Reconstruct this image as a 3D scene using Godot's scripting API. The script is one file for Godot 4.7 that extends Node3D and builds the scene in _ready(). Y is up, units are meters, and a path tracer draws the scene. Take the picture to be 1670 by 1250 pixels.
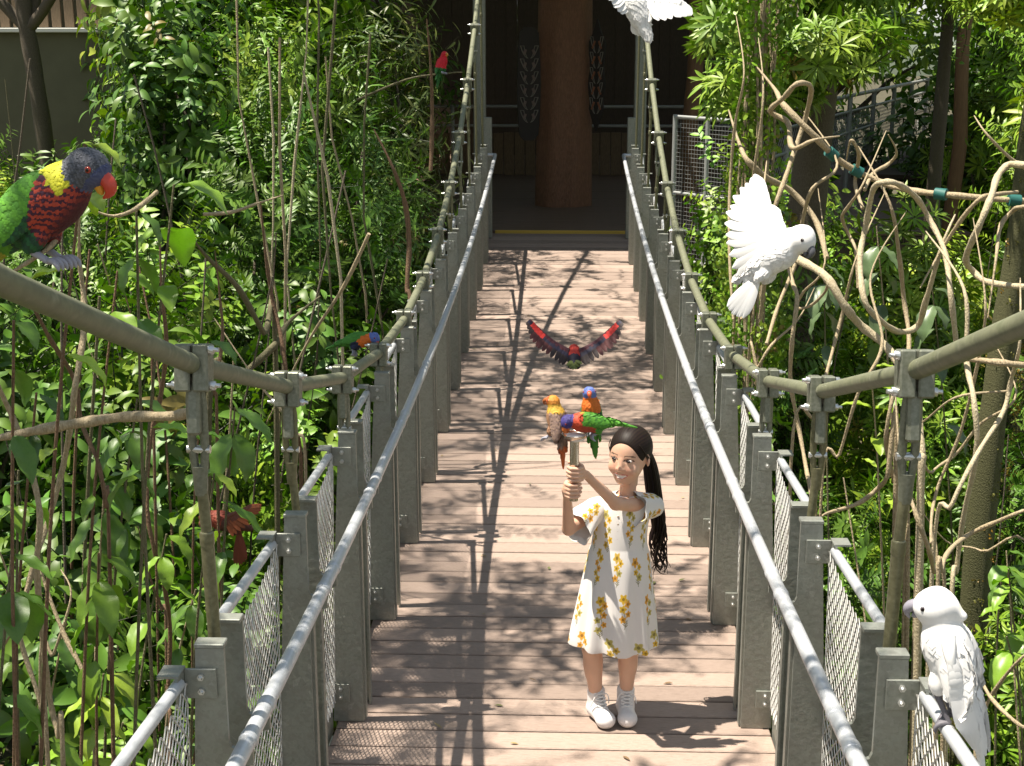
extends Node3D
# A suspension footbridge through a garden aviary: a girl feeding lorikeets, cockatoos, lianas and jungle on both sides.
# The bridge runs along -z; its deck is lowest (y = 0) at z = -7.33.

const GROUND_Y := -1.6
const SUN := Vector3(-0.36, 1.0, 0.03)      # towards the sun
const PITCH := 1.044                        # spacing of the post pairs
const FIRST := 1.876

var rng := RandomNumberGenerator.new()
var taken := {}
var mats := {}
var noises := {}
var sprigs := {}

func _ready() -> void:
	rng.seed = 20240611
	set_view()
	make_ground()
	make_bridge()
	make_pavilion()
	make_side_walkway()
	make_building()
	make_trunks()
	make_jungle()
	make_lianas()
	make_overhead_trees()
	make_foreground_plants()
	make_girl()
	make_birds()

func set_view() -> void:
	var cam := Camera3D.new()
	cam.name = "camera"
	add_child(cam)
	cam.position = Vector3(0.018, 2.718, 0)
	cam.rotation = Vector3(-0.2489, 0.0351, 0)
	cam.fov = rad_to_deg(2.0 * atan(625.0 / 2250.0))
	cam.near = 0.05
	cam.far = 300.0
	cam.current = true
	var env := Environment.new()
	env.background_mode = Environment.BG_SKY
	var sm := ProceduralSkyMaterial.new()
	sm.sky_top_color = Color(0.60, 0.67, 0.75)
	sm.sky_horizon_color = Color(0.90, 0.90, 0.87)
	sm.sky_curve = 0.25
	sm.ground_bottom_color = Color(0.16, 0.17, 0.12)
	sm.ground_horizon_color = Color(0.5, 0.53, 0.45)
	sm.sky_energy_multiplier = 0.76
	var sky := Sky.new()
	sky.sky_material = sm
	env.sky = sky
	env.tonemap_mode = Environment.TONE_MAPPER_LINEAR
	env.tonemap_exposure = 2.15
	env.sdfgi_enabled = true
	env.ssao_enabled = true
	env.ssil_enabled = true
	var we := WorldEnvironment.new()
	we.name = "world_environment"
	we.environment = env
	add_child(we)
	var sun := DirectionalLight3D.new()
	sun.name = "sun"
	sun.light_energy = 1.6
	sun.light_color = Color(1.0, 0.965, 0.905)
	sun.light_angular_distance = 0.5
	sun.shadow_enabled = true
	add_child(sun)
	sun.look_at_from_position(SUN * 30.0, Vector3.ZERO, Vector3(0, 0, 1))

# ------------------------------------------------------------------ helpers

class MB:
	var v := PackedVector3Array()
	var c := PackedColorArray()
	var u := PackedVector2Array()
	var i := PackedInt32Array()
	var col := Color(1, 1, 1)
	func vert(p: Vector3, uv := Vector2.ZERO) -> int:
		v.append(p); c.append(col); u.append(uv)
		return v.size() - 1
	# faces are given counter-clockwise seen from outside
	func tri(a: int, b: int, d: int) -> void:
		i.append(a); i.append(d); i.append(b)
	func quad(a: int, b: int, d: int, e: int) -> void:
		tri(a, b, d); tri(a, d, e)
	func face(pts: Array) -> void:
		var k := v.size()
		for p in pts:
			vert(p)
		for j in range(1, pts.size() - 1):
			tri(k, k + j, k + j + 1)
	func box(size: Vector3, xf := Transform3D(), bevel := 0.0) -> void:
		var h := size * 0.5
		var b := minf(bevel, minf(h.x, minf(h.y, h.z)) * 0.9)
		var q := [Vector3(1, 0, 0), Vector3(0, 1, 0), Vector3(0, 0, 1)]
		for ax in 3:
			var n: Vector3 = q[ax]
			var s: Vector3 = q[(ax + 1) % 3]
			var t: Vector3 = q[(ax + 2) % 3]
			for sg in [1.0, -1.0]:
				var o: Vector3 = n * h * sg
				var hs: Vector3 = s * (absf(h.dot(s)) - b)
				var ht: Vector3 = t * (absf(h.dot(t)) - b)
				if sg > 0:
					face([xf * (o - hs - ht), xf * (o + hs - ht), xf * (o + hs + ht), xf * (o - hs + ht)])
				else:
					face([xf * (o - hs - ht), xf * (o - hs + ht), xf * (o + hs + ht), xf * (o + hs - ht)])
			if b > 0.0:
				for a in [1.0, -1.0]:
					for d in [1.0, -1.0]:
						var es: Vector3 = s * a
						var et: Vector3 = t * d
						var p0: Vector3 = es * absf(h.dot(s)) + et * (absf(h.dot(t)) - b)
						var p1: Vector3 = es * (absf(h.dot(s)) - b) + et * absf(h.dot(t))
						var l: Vector3 = n * (absf(h.dot(n)) - b)
						if a * d > 0:
							face([xf * (p0 - l), xf * (p1 - l), xf * (p1 + l), xf * (p0 + l)])
						else:
							face([xf * (p0 + l), xf * (p1 + l), xf * (p1 - l), xf * (p0 - l)])
		if b > 0.0:
			for a in [1.0, -1.0]:
				for d in [1.0, -1.0]:
					for e in [1.0, -1.0]:
						var pa := Vector3(a * h.x, d * (h.y - b), e * (h.z - b))
						var pb := Vector3(a * (h.x - b), d * h.y, e * (h.z - b))
						var pc := Vector3(a * (h.x - b), d * (h.y - b), e * h.z)
						if a * d * e > 0:
							face([xf * pa, xf * pb, xf * pc])
						else:
							face([xf * pa, xf * pc, xf * pb])
	# polygon in x-y (counter-clockwise), extruded from z = -t/2 to t/2
	func prism(poly: PackedVector2Array, t: float, xf := Transform3D()) -> void:
		var ids := Geometry2D.triangulate_polygon(poly)
		var n := poly.size()
		for sg in [1.0, -1.0]:
			var k := v.size()
			for p in poly:
				vert(xf * Vector3(p.x, p.y, sg * t * 0.5))
			for j in range(0, ids.size(), 3):
				var p0 := poly[ids[j]]; var p1 := poly[ids[j + 1]]; var p2 := poly[ids[j + 2]]
				var ccw := (p1 - p0).cross(p2 - p0) > 0.0
				if ccw == (sg > 0):
					tri(k + ids[j], k + ids[j + 1], k + ids[j + 2])
				else:
					tri(k + ids[j], k + ids[j + 2], k + ids[j + 1])
		for j in n:
			var a := poly[j]; var b := poly[(j + 1) % n]
			face([xf * Vector3(a.x, a.y, t * 0.5), xf * Vector3(a.x, a.y, -t * 0.5), xf * Vector3(b.x, b.y, -t * 0.5), xf * Vector3(b.x, b.y, t * 0.5)])
	# rings: Array of PackedVector3Array of equal size, counter-clockwise seen from the end (looking back along the growth direction)
	func loft(rings: Array, caps := true, cols := [], closed := true, uvs := false) -> void:
		var m: int = rings[0].size()
		var k := v.size()
		for r in rings.size():
			if cols.size():
				col = cols[r]
			for j in m:
				vert(rings[r][j], Vector2(float(j) / m, float(r) / (rings.size() - 1)) if uvs else Vector2.ZERO)
		for r in rings.size() - 1:
			for j in (m if closed else m - 1):
				var a := k + r * m + j
				var b := k + r * m + (j + 1) % m
				quad(a, b, b + m, a + m)
		if caps and closed:
			for e in 2:
				var r := 0 if e == 0 else rings.size() - 1
				var mid := Vector3.ZERO
				for p in rings[r]:
					mid += p
				if cols.size():
					col = cols[r]
				var o := vert(mid / m)
				var first := v.size()
				for p in rings[r]:
					vert(p)
				for j in m:
					if e == 1:
						tri(o, first + j, first + (j + 1) % m)
					else:
						tri(o, first + (j + 1) % m, first + j)
	func tube(pts: Array, radii: Array, sides := 8, caps := true, cols := []) -> void:
		var rings := []
		var t0 := (pts[1] - pts[0] as Vector3).normalized()
		var side := t0.cross(Vector3.UP if absf(t0.y) < 0.9 else Vector3.RIGHT).normalized()
		for j in pts.size():
			var t: Vector3
			if j == 0: t = t0
			elif j == pts.size() - 1: t = (pts[j] - pts[j - 1]).normalized()
			else: t = ((pts[j + 1] - pts[j]).normalized() + (pts[j] - pts[j - 1]).normalized()).normalized()
			side = (side - t * side.dot(t)).normalized()
			var up := t.cross(side)
			var ring := PackedVector3Array()
			for s in sides:
				var a := TAU * s / sides
				ring.append(pts[j] + (side * cos(a) + up * sin(a)) * radii[j])
			rings.append(ring)
		loft(rings, caps, cols)
	func rod(a: Vector3, b: Vector3, r: float, sides := 8, r2 := -1.0) -> void:
		tube([a, b], [r, r if r2 < 0.0 else r2], sides)
	func mesh() -> ArrayMesh:
		var n := PackedVector3Array()
		n.resize(v.size())
		for j in range(0, i.size(), 3):
			var a := i[j]; var b := i[j + 1]; var d := i[j + 2]
			var f := (v[d] - v[a]).cross(v[b] - v[a])
			n[a] += f; n[b] += f; n[d] += f
		for j in n.size():
			n[j] = n[j].normalized() if n[j].length_squared() > 1e-30 else Vector3.UP
		var arr := []
		arr.resize(Mesh.ARRAY_MAX)
		arr[Mesh.ARRAY_VERTEX] = v
		arr[Mesh.ARRAY_NORMAL] = n
		arr[Mesh.ARRAY_COLOR] = c
		arr[Mesh.ARRAY_TEX_UV] = u
		arr[Mesh.ARRAY_INDEX] = i
		var m := ArrayMesh.new()
		m.add_surface_from_arrays(Mesh.PRIMITIVE_TRIANGLES, arr)
		return m

func numbered(called: String) -> String:
	taken[called] = taken.get(called, -1) + 1
	return called if taken[called] == 0 else "%s_%03d" % [called, taken[called]]

func tag(o: Node, label: String, category: String, group := "", kind := "") -> void:
	o.set_meta("label", label)
	o.set_meta("category", category)
	if group: o.set_meta("group", group)
	if kind: o.set_meta("kind", kind)

func thing(called: String, label: String, category: String, at := Vector3.ZERO, group := "", turn := 0.0) -> Node3D:
	var o := Node3D.new()
	o.name = numbered(called)
	add_child(o)
	o.position = at
	o.rotation.y = turn
	tag(o, label, category, group)
	return o

func part(called: String, m: Mesh, mat: Material, parent: Node, xf := Transform3D()) -> MeshInstance3D:
	var o := MeshInstance3D.new()
	o.name = called if parent != self else numbered(called)
	o.mesh = m
	o.material_override = mat
	o.transform = xf
	parent.add_child(o, true)
	return o

func lin(r: float, g: float, b: float) -> Color:
	return Color(r, g, b).linear_to_srgb()

func noise_tex(key: String, freq: float, type: int, ramp: Array, size := 512, octaves := 4, normal := false) -> NoiseTexture2D:
	if noises.has(key):
		return noises[key]
	var fn := FastNoiseLite.new()
	fn.noise_type = type
	fn.frequency = freq
	fn.fractal_octaves = octaves
	fn.seed = key.hash() % 1000
	if type == FastNoiseLite.TYPE_CELLULAR:
		fn.cellular_return_type = FastNoiseLite.RETURN_CELL_VALUE
	var t := NoiseTexture2D.new()
	t.width = size
	t.height = size
	t.seamless = true
	t.noise = fn
	t.as_normal_map = normal
	if ramp.size():
		var g := Gradient.new()
		g.offsets = PackedFloat32Array(range(ramp.size()).map(func(k): return float(k) / (ramp.size() - 1)))
		g.colors = PackedColorArray(ramp)
		t.color_ramp = g
	noises[key] = t
	return t

func mat(key: String, c: Color, rough := 0.7, metal := 0.0, tex: Texture2D = null, scale := Vector3.ONE, bump: Texture2D = null, bump_scale := 0.5) -> StandardMaterial3D:
	if mats.has(key):
		return mats[key]
	var m := StandardMaterial3D.new()
	m.resource_name = key
	m.albedo_color = c
	m.roughness = rough
	m.metallic = metal
	if tex:
		m.albedo_texture = tex
	if bump:
		m.normal_enabled = true
		m.normal_texture = bump
		m.normal_scale = bump_scale
	if tex or bump:
		m.uv1_triplanar = true
		m.uv1_world_triplanar = true
		m.uv1_scale = scale
	mats[key] = m
	return m

func vmat(key: String, rough := 0.6, glow := Color.BLACK) -> StandardMaterial3D:
	var m := mat(key, Color.WHITE, rough)
	m.vertex_color_use_as_albedo = true
	if glow != Color.BLACK:
		m.backlight_enabled = true
		m.backlight = glow
	return m

func rnd(a: float, b: float) -> float:
	return rng.randf_range(a, b)

func rdir() -> Vector3:
	while true:
		var p := Vector3(rnd(-1, 1), rnd(-1, 1), rnd(-1, 1))
		if p.length_squared() < 1.0 and p.length_squared() > 0.01:
			return p.normalized()
	return Vector3.UP

func frame(dir: Vector3, roll := 0.0) -> Basis:   # y along dir
	var y := dir.normalized()
	var x := y.cross(Vector3.FORWARD if absf(y.z) < 0.9 else Vector3.UP).normalized()
	return Basis(x, y, x.cross(y)) * Basis(Vector3.UP, roll)

func smooth_line(pts: Array, per := 5) -> Array:   # Catmull-Rom through the points
	var out := []
	for k in pts.size() - 1:
		var p0: Vector3 = pts[maxi(k - 1, 0)]
		var p1: Vector3 = pts[k]
		var p2: Vector3 = pts[k + 1]
		var p3: Vector3 = pts[mini(k + 2, pts.size() - 1)]
		for s in per:
			out.append(p1.cubic_interpolate(p2, p0, p3, float(s) / per))
	out.append(pts[-1])
	return out

# ------------------------------------------------------------------ solid shapes from a distance field

class Field:
	var lo: Vector3
	var h: float
	var nx: int
	var ny: int
	var nz: int
	var d := PackedFloat32Array()
	func _init(a: Vector3, b: Vector3, cell: float) -> void:
		lo = a; h = cell
		nx = int((b.x - a.x) / cell) + 2
		ny = int((b.y - a.y) / cell) + 2
		nz = int((b.z - a.z) / cell) + 2
		d.resize(nx * ny * nz)
		d.fill(1.0)
	func span(a: Vector3, b: Vector3) -> PackedInt32Array:
		return PackedInt32Array([clampi(int((a.x - lo.x) / h), 0, nx - 1), clampi(int((b.x - lo.x) / h) + 2, 0, nx), clampi(int((a.y - lo.y) / h), 0, ny - 1), clampi(int((b.y - lo.y) / h) + 2, 0, ny), clampi(int((a.z - lo.z) / h), 0, nz - 1), clampi(int((b.z - lo.z) / h) + 2, 0, nz)])
	func cap(a: Vector3, b: Vector3, ra: float, rb: float, k := 0.0) -> void:
		var m := maxf(ra, rb) + k + 2.5 * h
		var s := span(a.min(b) - Vector3.ONE * m, a.max(b) + Vector3.ONE * m)
		var ba := b - a
		var bb := maxf(ba.length_squared(), 1e-9)
		for z in range(s[4], s[5]):
			for y in range(s[2], s[3]):
				var at := (z * ny + y) * nx
				for x in range(s[0], s[1]):
					var pa := lo + Vector3(x, y, z) * h - a
					var t := clampf(pa.dot(ba) / bb, 0.0, 1.0)
					var e := (pa - ba * t).length() - ra - (rb - ra) * t
					var o := d[at + x]
					if k > 0.0:
						var w := maxf(k - absf(o - e), 0.0) / k
						d[at + x] = minf(o, e) - w * w * k * 0.25
					elif e < o:
						d[at + x] = e
	func ell(c: Vector3, r: Vector3, basis := Basis(), k := 0.0, cut := false) -> void:
		var m := maxf(r.x, maxf(r.y, r.z)) + k + 2.5 * h
		var s := span(c - Vector3.ONE * m, c + Vector3.ONE * m)
		var inv := basis.inverse()
		for z in range(s[4], s[5]):
			for y in range(s[2], s[3]):
				var at := (z * ny + y) * nx
				for x in range(s[0], s[1]):
					var p := inv * (lo + Vector3(x, y, z) * h - c)
					var q := p / r
					var k0 := q.length()
					var k1 := (q / r).length()
					var e := k0 * (k0 - 1.0) / maxf(k1, 1e-6)
					var o := d[at + x]
					if cut:
						e = -e
						var w := maxf(k - absf(o - e), 0.0) / maxf(k, 1e-6)
						d[at + x] = maxf(o, e) + w * w * k * 0.25
					elif k > 0.0:
						var w := maxf(k - absf(o - e), 0.0) / k
						d[at + x] = minf(o, e) - w * w * k * 0.25
					elif e < o:
						d[at + x] = e
	func nets(mb: MB, paint: Callable, xf := Transform3D()) -> void:
		var ids := {}
		var sx := 1
		var sy := nx
		var sz := nx * ny
		for z in nz - 1:
			for y in ny - 1:
				var at := (z * ny + y) * nx
				for x in nx - 1:
					var o := at + x
					var n := 0
					if d[o] < 0: n += 1
					if d[o + 1] < 0: n += 1
					if d[o + sy] < 0: n += 1
					if d[o + sy + 1] < 0: n += 1
					if d[o + sz] < 0: n += 1
					if d[o + sz + 1] < 0: n += 1
					if d[o + sz + sy] < 0: n += 1
					if d[o + sz + sy + 1] < 0: n += 1
					if n == 0 or n == 8:
						continue
					var p := Vector3.ZERO
					var m := 0
					for e in [[0, 1], [2, 3], [4, 5], [6, 7], [0, 2], [1, 3], [4, 6], [5, 7], [0, 4], [1, 5], [2, 6], [3, 7]]:
						var a: int = e[0]
						var b: int = e[1]
						var va := d[o + (a & 1) + (sy if a & 2 else 0) + (sz if a & 4 else 0)]
						var vb := d[o + (b & 1) + (sy if b & 2 else 0) + (sz if b & 4 else 0)]
						if (va < 0) != (vb < 0):
							var t := va / (va - vb)
							var pa := Vector3(a & 1, (a >> 1) & 1, (a >> 2) & 1)
							var pb := Vector3(b & 1, (b >> 1) & 1, (b >> 2) & 1)
							p += pa.lerp(pb, t)
							m += 1
					p = lo + (Vector3(x, y, z) + p / m) * h
					mb.col = paint.call(p)
					ids[o] = mb.vert(xf * p)
		for o: int in ids:
			var inside := d[o] < 0
			for ax in 3:
				var s := [sx, sy, sz][ax] as int
				if inside == (d[o + s] < 0):
					continue
				var u := [sy, sz, sx][ax] as int
				var w := [sz, sx, sy][ax] as int
				if not (ids.has(o - u) and ids.has(o - w) and ids.has(o - u - w)):
					continue
				if inside:
					mb.quad(ids[o - u - w], ids[o - w], ids[o], ids[o - u])
				else:
					mb.quad(ids[o - u - w], ids[o - u], ids[o], ids[o - w])

# ------------------------------------------------------------------ ground

func ground_h(x: float, z: float) -> float:
	var side := smoothstep(1.0, 3.5, absf(x))
	return GROUND_Y + 0.12 * sin(x * 1.3 + z * 0.7) + 0.10 * sin(z * 1.1 - x * 0.6 + 1.0) + 0.25 * side * smoothstep(2.0, 9.0, absf(x)) + 0.5 * smoothstep(14.0, 30.0, -z)

func make_ground() -> void:
	var mb := MB.new()
	var n := 70
	for j in n + 1:
		for k in n + 1:
			var x := signf(k - n * 0.5) * pow(absf(k - n * 0.5) / (n * 0.5), 2.0) * 90.0
			var z := 12.0 - pow(float(j) / n, 1.6) * 130.0
			mb.vert(Vector3(x, ground_h(x, z), z))
	for j in n:
		for k in n:
			var a := j * (n + 1) + k
			mb.quad(a, a + 1, a + n + 2, a + n + 1)
	var litter := noise_tex("litter", 0.05, FastNoiseLite.TYPE_CELLULAR, [lin(0.03, 0.022, 0.014), lin(0.07, 0.05, 0.03), lin(0.05, 0.055, 0.022), lin(0.12, 0.085, 0.05)])
	var o := part("ground", mb.mesh(), mat("leaf_litter", Color.WHITE, 0.95, 0.0, litter, Vector3.ONE * 0.9), self)
	tag(o, "dark earth strewn with leaf litter under the footbridge", "ground", "", "structure")

# ------------------------------------------------------------------ bridge

func deck_y(d: float) -> float:
	return 0.007 * (d - 7.33) * (d - 7.33)

func cable_y(d: float) -> float:
	return 1.235 + 0.0404 * (d - 7.33) * (d - 7.33) - 0.028 * smoothstep(2.9, 1.9, d)

func pair_d(k: float) -> float:
	return FIRST + PITCH * k

func steel() -> StandardMaterial3D:
	var spangle := noise_tex("spangle", 0.045, FastNoiseLite.TYPE_CELLULAR, [lin(0.22, 0.23, 0.20), lin(0.30, 0.312, 0.275), lin(0.255, 0.26, 0.23), lin(0.345, 0.355, 0.32)], 512, 3)
	return mat("galvanised_steel", Color.WHITE, 0.5, 0.5, spangle, Vector3.ONE * 1.6, noise_tex("dull_bump", 0.03, FastNoiseLite.TYPE_SIMPLEX, [], 512, 4, true), 0.08)

func make_bridge() -> void:
	var b := thing("suspension_bridge", "galvanised steel suspension footbridge with a brown plank deck", "footbridge")
	var st := steel()
	var pipe := mat("rail_pipe", lin(0.60, 0.62, 0.65), 0.38, 0.35, noise_tex("pipe_tone", 0.02, FastNoiseLite.TYPE_SIMPLEX, [lin(0.86, 0.86, 0.86), lin(1, 1, 1)]), Vector3(2, 2, 2))
	var moss := mat("cable_sleeve", Color.WHITE, 0.55, 0.0, noise_tex("sleeve_tone", 0.012, FastNoiseLite.TYPE_SIMPLEX, [lin(0.10, 0.112, 0.062), lin(0.18, 0.185, 0.115), lin(0.13, 0.135, 0.085), lin(0.26, 0.265, 0.185)], 512, 5), Vector3(1.6, 1.6, 1.6))
	var cast := mat("clamp_steel", lin(0.26, 0.265, 0.22), 0.42, 0.5, noise_tex("cast_tone", 0.03, FastNoiseLite.TYPE_SIMPLEX, [lin(0.55, 0.58, 0.5), lin(1, 1, 1)]), Vector3(4, 4, 4))
	var rodm := mat("hanger_rod", lin(0.24, 0.23, 0.15), 0.38, 0.45, noise_tex("rod_tone", 0.03, FastNoiseLite.TYPE_SIMPLEX, [lin(0.5, 0.5, 0.42), lin(1, 1, 0.95)]), Vector3(3, 3, 3))
	var bolt := mat("bolt_steel", lin(0.6, 0.6, 0.58), 0.3, 0.8)
	var wire := mat("netting_wire", lin(0.62, 0.61, 0.58), 0.5, 0.25)
	# deck planks
	var tones := []
	for k in 6:
		var t := 0.75 + 0.07 * k
		var grain := noise_tex("plank_grain", 0.02, FastNoiseLite.TYPE_SIMPLEX, [lin(0.74, 0.72, 0.70), lin(1, 1, 1), lin(0.84, 0.82, 0.82)], 512, 5)
		tones.append(mat("deck_plank_%s" % ["ash", "umber", "rose", "clay", "dun", "sand"][k], lin(0.335 * t, 0.252 * t, 0.206 * t), 0.75, 0.0, grain, Vector3(0.8, 3.0, 7.0), noise_tex("plank_bump", 0.05, FastNoiseLite.TYPE_SIMPLEX, [], 512, 4, true), 0.25))
	var pm := []
	for k in 3:
		var mb := MB.new()
		mb.box(Vector3(1.715 + 0.006 * k, 0.032, 0.1350 - 0.001 * k), Transform3D(), 0.004)
		# fine anti-slip grooves
		pm.append(mb.mesh())
	var d := 2.4
	while d < 15.72:
		var a := atan(0.014 * (d - 7.33))
		var xf := Transform3D(Basis(Vector3.RIGHT, a + rnd(-0.006, 0.006)), Vector3(rnd(-0.004, 0.004), deck_y(d) - 0.016 + rnd(-0.0015, 0.0015), -d))
		part("plank", pm[rng.randi() % 3], tones[rng.randi() % 6], b, xf)
		d += 0.1455
	# stringers below the deck
	for s in [-1.0, 1.0]:
		var mb := MB.new()
		for k in 30:
			var d0 := 2.3 + k * 0.46
			var d1 := d0 + 0.46
			mb.rod(Vector3(s * 0.6, deck_y(d0) - 0.09, -d0), Vector3(s * 0.6, deck_y(d1) - 0.09, -d1), 0.045, 4)
		part("stringer", mb.mesh(), st, b)
	# the posts: a tapered plate with a tab for the handrail
	for s in [-1.0, 1.0]:
		var poly := PackedVector2Array([Vector2(0.752, 0.003), Vector2(0.872, 0.003), Vector2(0.868, 0.35), Vector2(0.818, 1.2), Vector2(0.752, 1.2), Vector2(0.752, 0.962), Vector2(0.746, 0.948), Vector2(0.732, 0.943), Vector2(0.696, 0.943), Vector2(0.696, 0.905), Vector2(0.740, 0.895), Vector2(0.752, 0.87)])
		if s < 0:
			var q := PackedVector2Array()
			for j in poly.size():
				q.append(Vector2(-poly[poly.size() - 1 - j].x, poly[poly.size() - 1 - j].y))
			poly = q
		var mb := MB.new()
		mb.prism(poly, 0.014)
		mb.box(Vector3(0.07, 0.012, 0.04), Transform3D(Basis(), Vector3(s * 0.786, 1.206, -0.012)), 0.002)   # turned-over top
		mb.box(Vector3(0.008, 0.86, 0.035), Transform3D(Basis(), Vector3(s * 0.7475, 0.435, -0.0175 - 0.0072)))   # folded inner edge
		var near_post := mb.mesh()
		mb = MB.new()
		mb.prism(poly, 0.014)
		mb.box(Vector3(0.07, 0.012, 0.04), Transform3D(Basis(), Vector3(s * 0.786, 1.206, 0.012)), 0.002)
		mb.box(Vector3(0.008, 0.86, 0.035), Transform3D(Basis(), Vector3(s * 0.7475, 0.435, 0.0175 + 0.0072)))
		var far_post := mb.mesh()
		mb = MB.new()
		mb.box(Vector3(0.075, 0.075, 0.007), Transform3D(), 0.0015)
		mb.box(Vector3(0.007, 0.075, 0.06), Transform3D(Basis(), Vector3(s * 0.0412, 0, 0.027)))
		mb.box(Vector3(0.05, 0.006, 0.06), Transform3D(Basis(), Vector3(s * 0.06, 0.0405, 0.027)))
		var cleat := mb.mesh()
		mb = MB.new()
		mb.rod(Vector3(0, 0, 0), Vector3(0, 0, 0.006), 0.0085, 6)
		mb.rod(Vector3(0, 0, 0.006), Vector3(0, 0, 0.012), 0.0062, 8, 0.0035)
		var nut := mb.mesh()
		for k in range(0, 13):
			var dk := pair_d(k)
			var here := Vector3(0, deck_y(dk), -dk)
			var p := part("post", near_post, st, b, Transform3D(Basis(), here))
			for low in [1.115, 0.13]:
				var cl := part("cleat", cleat, st, p, Transform3D(Basis(), Vector3(s * (0.808 if low > 1.0 else 0.842), low, 0.0115)))
				cl.set_meta("label", "bolted angle cleat")
				part("bolt", nut, bolt, p, Transform3D(Basis(), Vector3(s * (0.806 if low > 1.0 else 0.84), low + 0.018, 0.0152)))
				part("bolt", nut, bolt, p, Transform3D(Basis(), Vector3(s * (0.806 if low > 1.0 else 0.84), low - 0.018, 0.0152)))
			var df := dk + 0.19
			part("post", far_post, st, b, Transform3D(Basis(), Vector3(0, deck_y(df), -df)))
			# crossbeam under the pair
			if s > 0:
				mb = MB.new()
				mb.box(Vector3(1.9, 0.1, 0.08), Transform3D(Basis(), Vector3(0, deck_y(dk + 0.095) - 0.185, -dk - 0.095)), 0.004)
				part("crossbeam", mb.mesh(), st, b)
			# edge trim between the pairs
			mb = MB.new()
			mb.box(Vector3(0.006, 0.10, PITCH - 0.22), Transform3D(Basis(Vector3.RIGHT, atan(0.014 * (dk + 0.6 - 7.33))), Vector3(s * 0.876, deck_y(dk + 0.6) + 0.015, -dk - 0.61)))
			part("edge_trim", mb.mesh(), st, b)
		# end post
		mb = MB.new()
		mb.box(Vector3(0.1, 1.34, 0.1), Transform3D(Basis(), Vector3(s * 0.8, deck_y(15.5) + 0.673, -15.5)), 0.006)
		part("end_post", mb.mesh(), st, b)
		# handrail with sleeves
		mb = MB.new()
		var pts := []
		var rad := []
		var dd := 1.3
		while dd < 15.55:
			pts.append(Vector3(s * 0.705, deck_y(dd) + 0.968, -dd)); rad.append(0.0205)
			dd += 0.25
		mb.tube(pts, rad, 14)
		for sg in [0.0]:
			var e: Vector3 = pts[-1]
			mb.rod(e, e + Vector3(s * 0.08, 0, 0), 0.0205, 12)
		var rail := part("handrail", mb.mesh(), pipe, b)
		mb = MB.new()
		mb.tube([Vector3(0, 0, 0.016), Vector3(0, 0, 0.013), Vector3(0, 0, -0.013), Vector3(0, 0, -0.016)], [0.0206, 0.0232, 0.0232, 0.0206], 14, false)
		var sleeve := mb.mesh()
		for k in range(0, 13):
			for off in [0.0, 0.19]:
				var ds: float = pair_d(k) + off
				part("sleeve", sleeve, pipe, rail, Transform3D(Basis(Vector3.RIGHT, atan(0.014 * (ds - 7.33))), Vector3(s * 0.705, deck_y(ds) + 0.968, -ds)))
		# suspension cable, straight between its clamps
		mb = MB.new()
		pts = [Vector3(s * 0.81, cable_y(-0.4), 0.4)]
		for k in range(-1, 14):
			pts.append(Vector3(s * 0.81, cable_y(pair_d(k) + 0.095), -pair_d(k) - 0.095))
		pts.append(Vector3(s * 0.81, cable_y(16.25), -16.25))
		rad = []
		var fine := []
		for j in pts.size() - 1:
			for t in [0.03, 0.5, 0.97]:
				fine.append(pts[j].lerp(pts[j + 1], t)); rad.append(0.0228)
		mb.tube(fine, rad, 12)
		part("main_cable", mb.mesh(), moss, b)
		# clamps, hangers
		mb = MB.new()
		for e in [-1.0, 1.0]:
			mb.box(Vector3(0.036, 0.108, 0.06), Transform3D(Basis(), Vector3(e * 0.0205, -0.006, 0)), 0.004)
		mb.box(Vector3(0.03, 0.12, 0.03), Transform3D(Basis(), Vector3(0, -0.10, 0)), 0.006)
		var clamp_mesh := mb.mesh()
		mb = MB.new()
		mb.tube([Vector3(0.0385, 0, 0), Vector3(0.050, 0, 0), Vector3(0.0501, 0, 0), Vector3(0.062, 0, 0)], [0.011, 0.011, 0.0055, 0.0055], 6)
		var stud := mb.mesh()
		mb = MB.new()
		mb.rod(Vector3(-0.027, -0.20, 0), Vector3(0.027, -0.20, 0), 0.010, 8)
		var pin := mb.mesh()
		mb = MB.new()
		for e in [-1.0, 1.0]:
			mb.tube([Vector3(e * 0.012, -0.055, 0), Vector3(e * 0.0145, -0.09, 0), Vector3(e * 0.0145, -0.2, 0), Vector3(e * 0.008, -0.27, 0)], [0.009, 0.0105, 0.0105, 0.009], 8)
		mb.tube([Vector3(0, -0.24, 0), Vector3(0, -0.29, 0), Vector3(0, -0.31, 0)], [0.0175, 0.0165, 0.0145], 10)
		var fork := mb.mesh()
		for k in range(1, 13):
			var dh := pair_d(k) + 0.095
			var top := Vector3(s * 0.81, cable_y(dh), -dh)
			var bottom := Vector3(s * 0.795, deck_y(dh) + (1.0 if k >= 0 else 0.2), -dh)
			mb = MB.new()
			var l := top.y - bottom.y
			if l > 0.36:
				var thick := 0.0148 if k < 8 else 0.0115
				var p0 := top + Vector3(0, -0.25, 0)
				var p1 := top.lerp(bottom, minf(0.9, 0.40 / l))
				mb.tube([p0, p1], [0.0128, 0.0128], 10)
				mb.tube([p1, p1 + Vector3(0, -0.004, 0), p1 + Vector3(0, -0.034, 0), p1 + Vector3(0, -0.038, 0)], [0.0135, 0.0172, 0.0172, 0.015], 10)
				mb.tube([p1 + Vector3(0, -0.03, 0), bottom], [thick + 0.001, thick], 10)
			else:
				mb.tube([top + Vector3(0, -0.05, 0), bottom], [0.0155, 0.0155], 10)
			var hg := part("hanger", mb.mesh(), rodm, b)
			var slope := atan((cable_y(dh + 0.5) - cable_y(dh - 0.5)))
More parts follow.
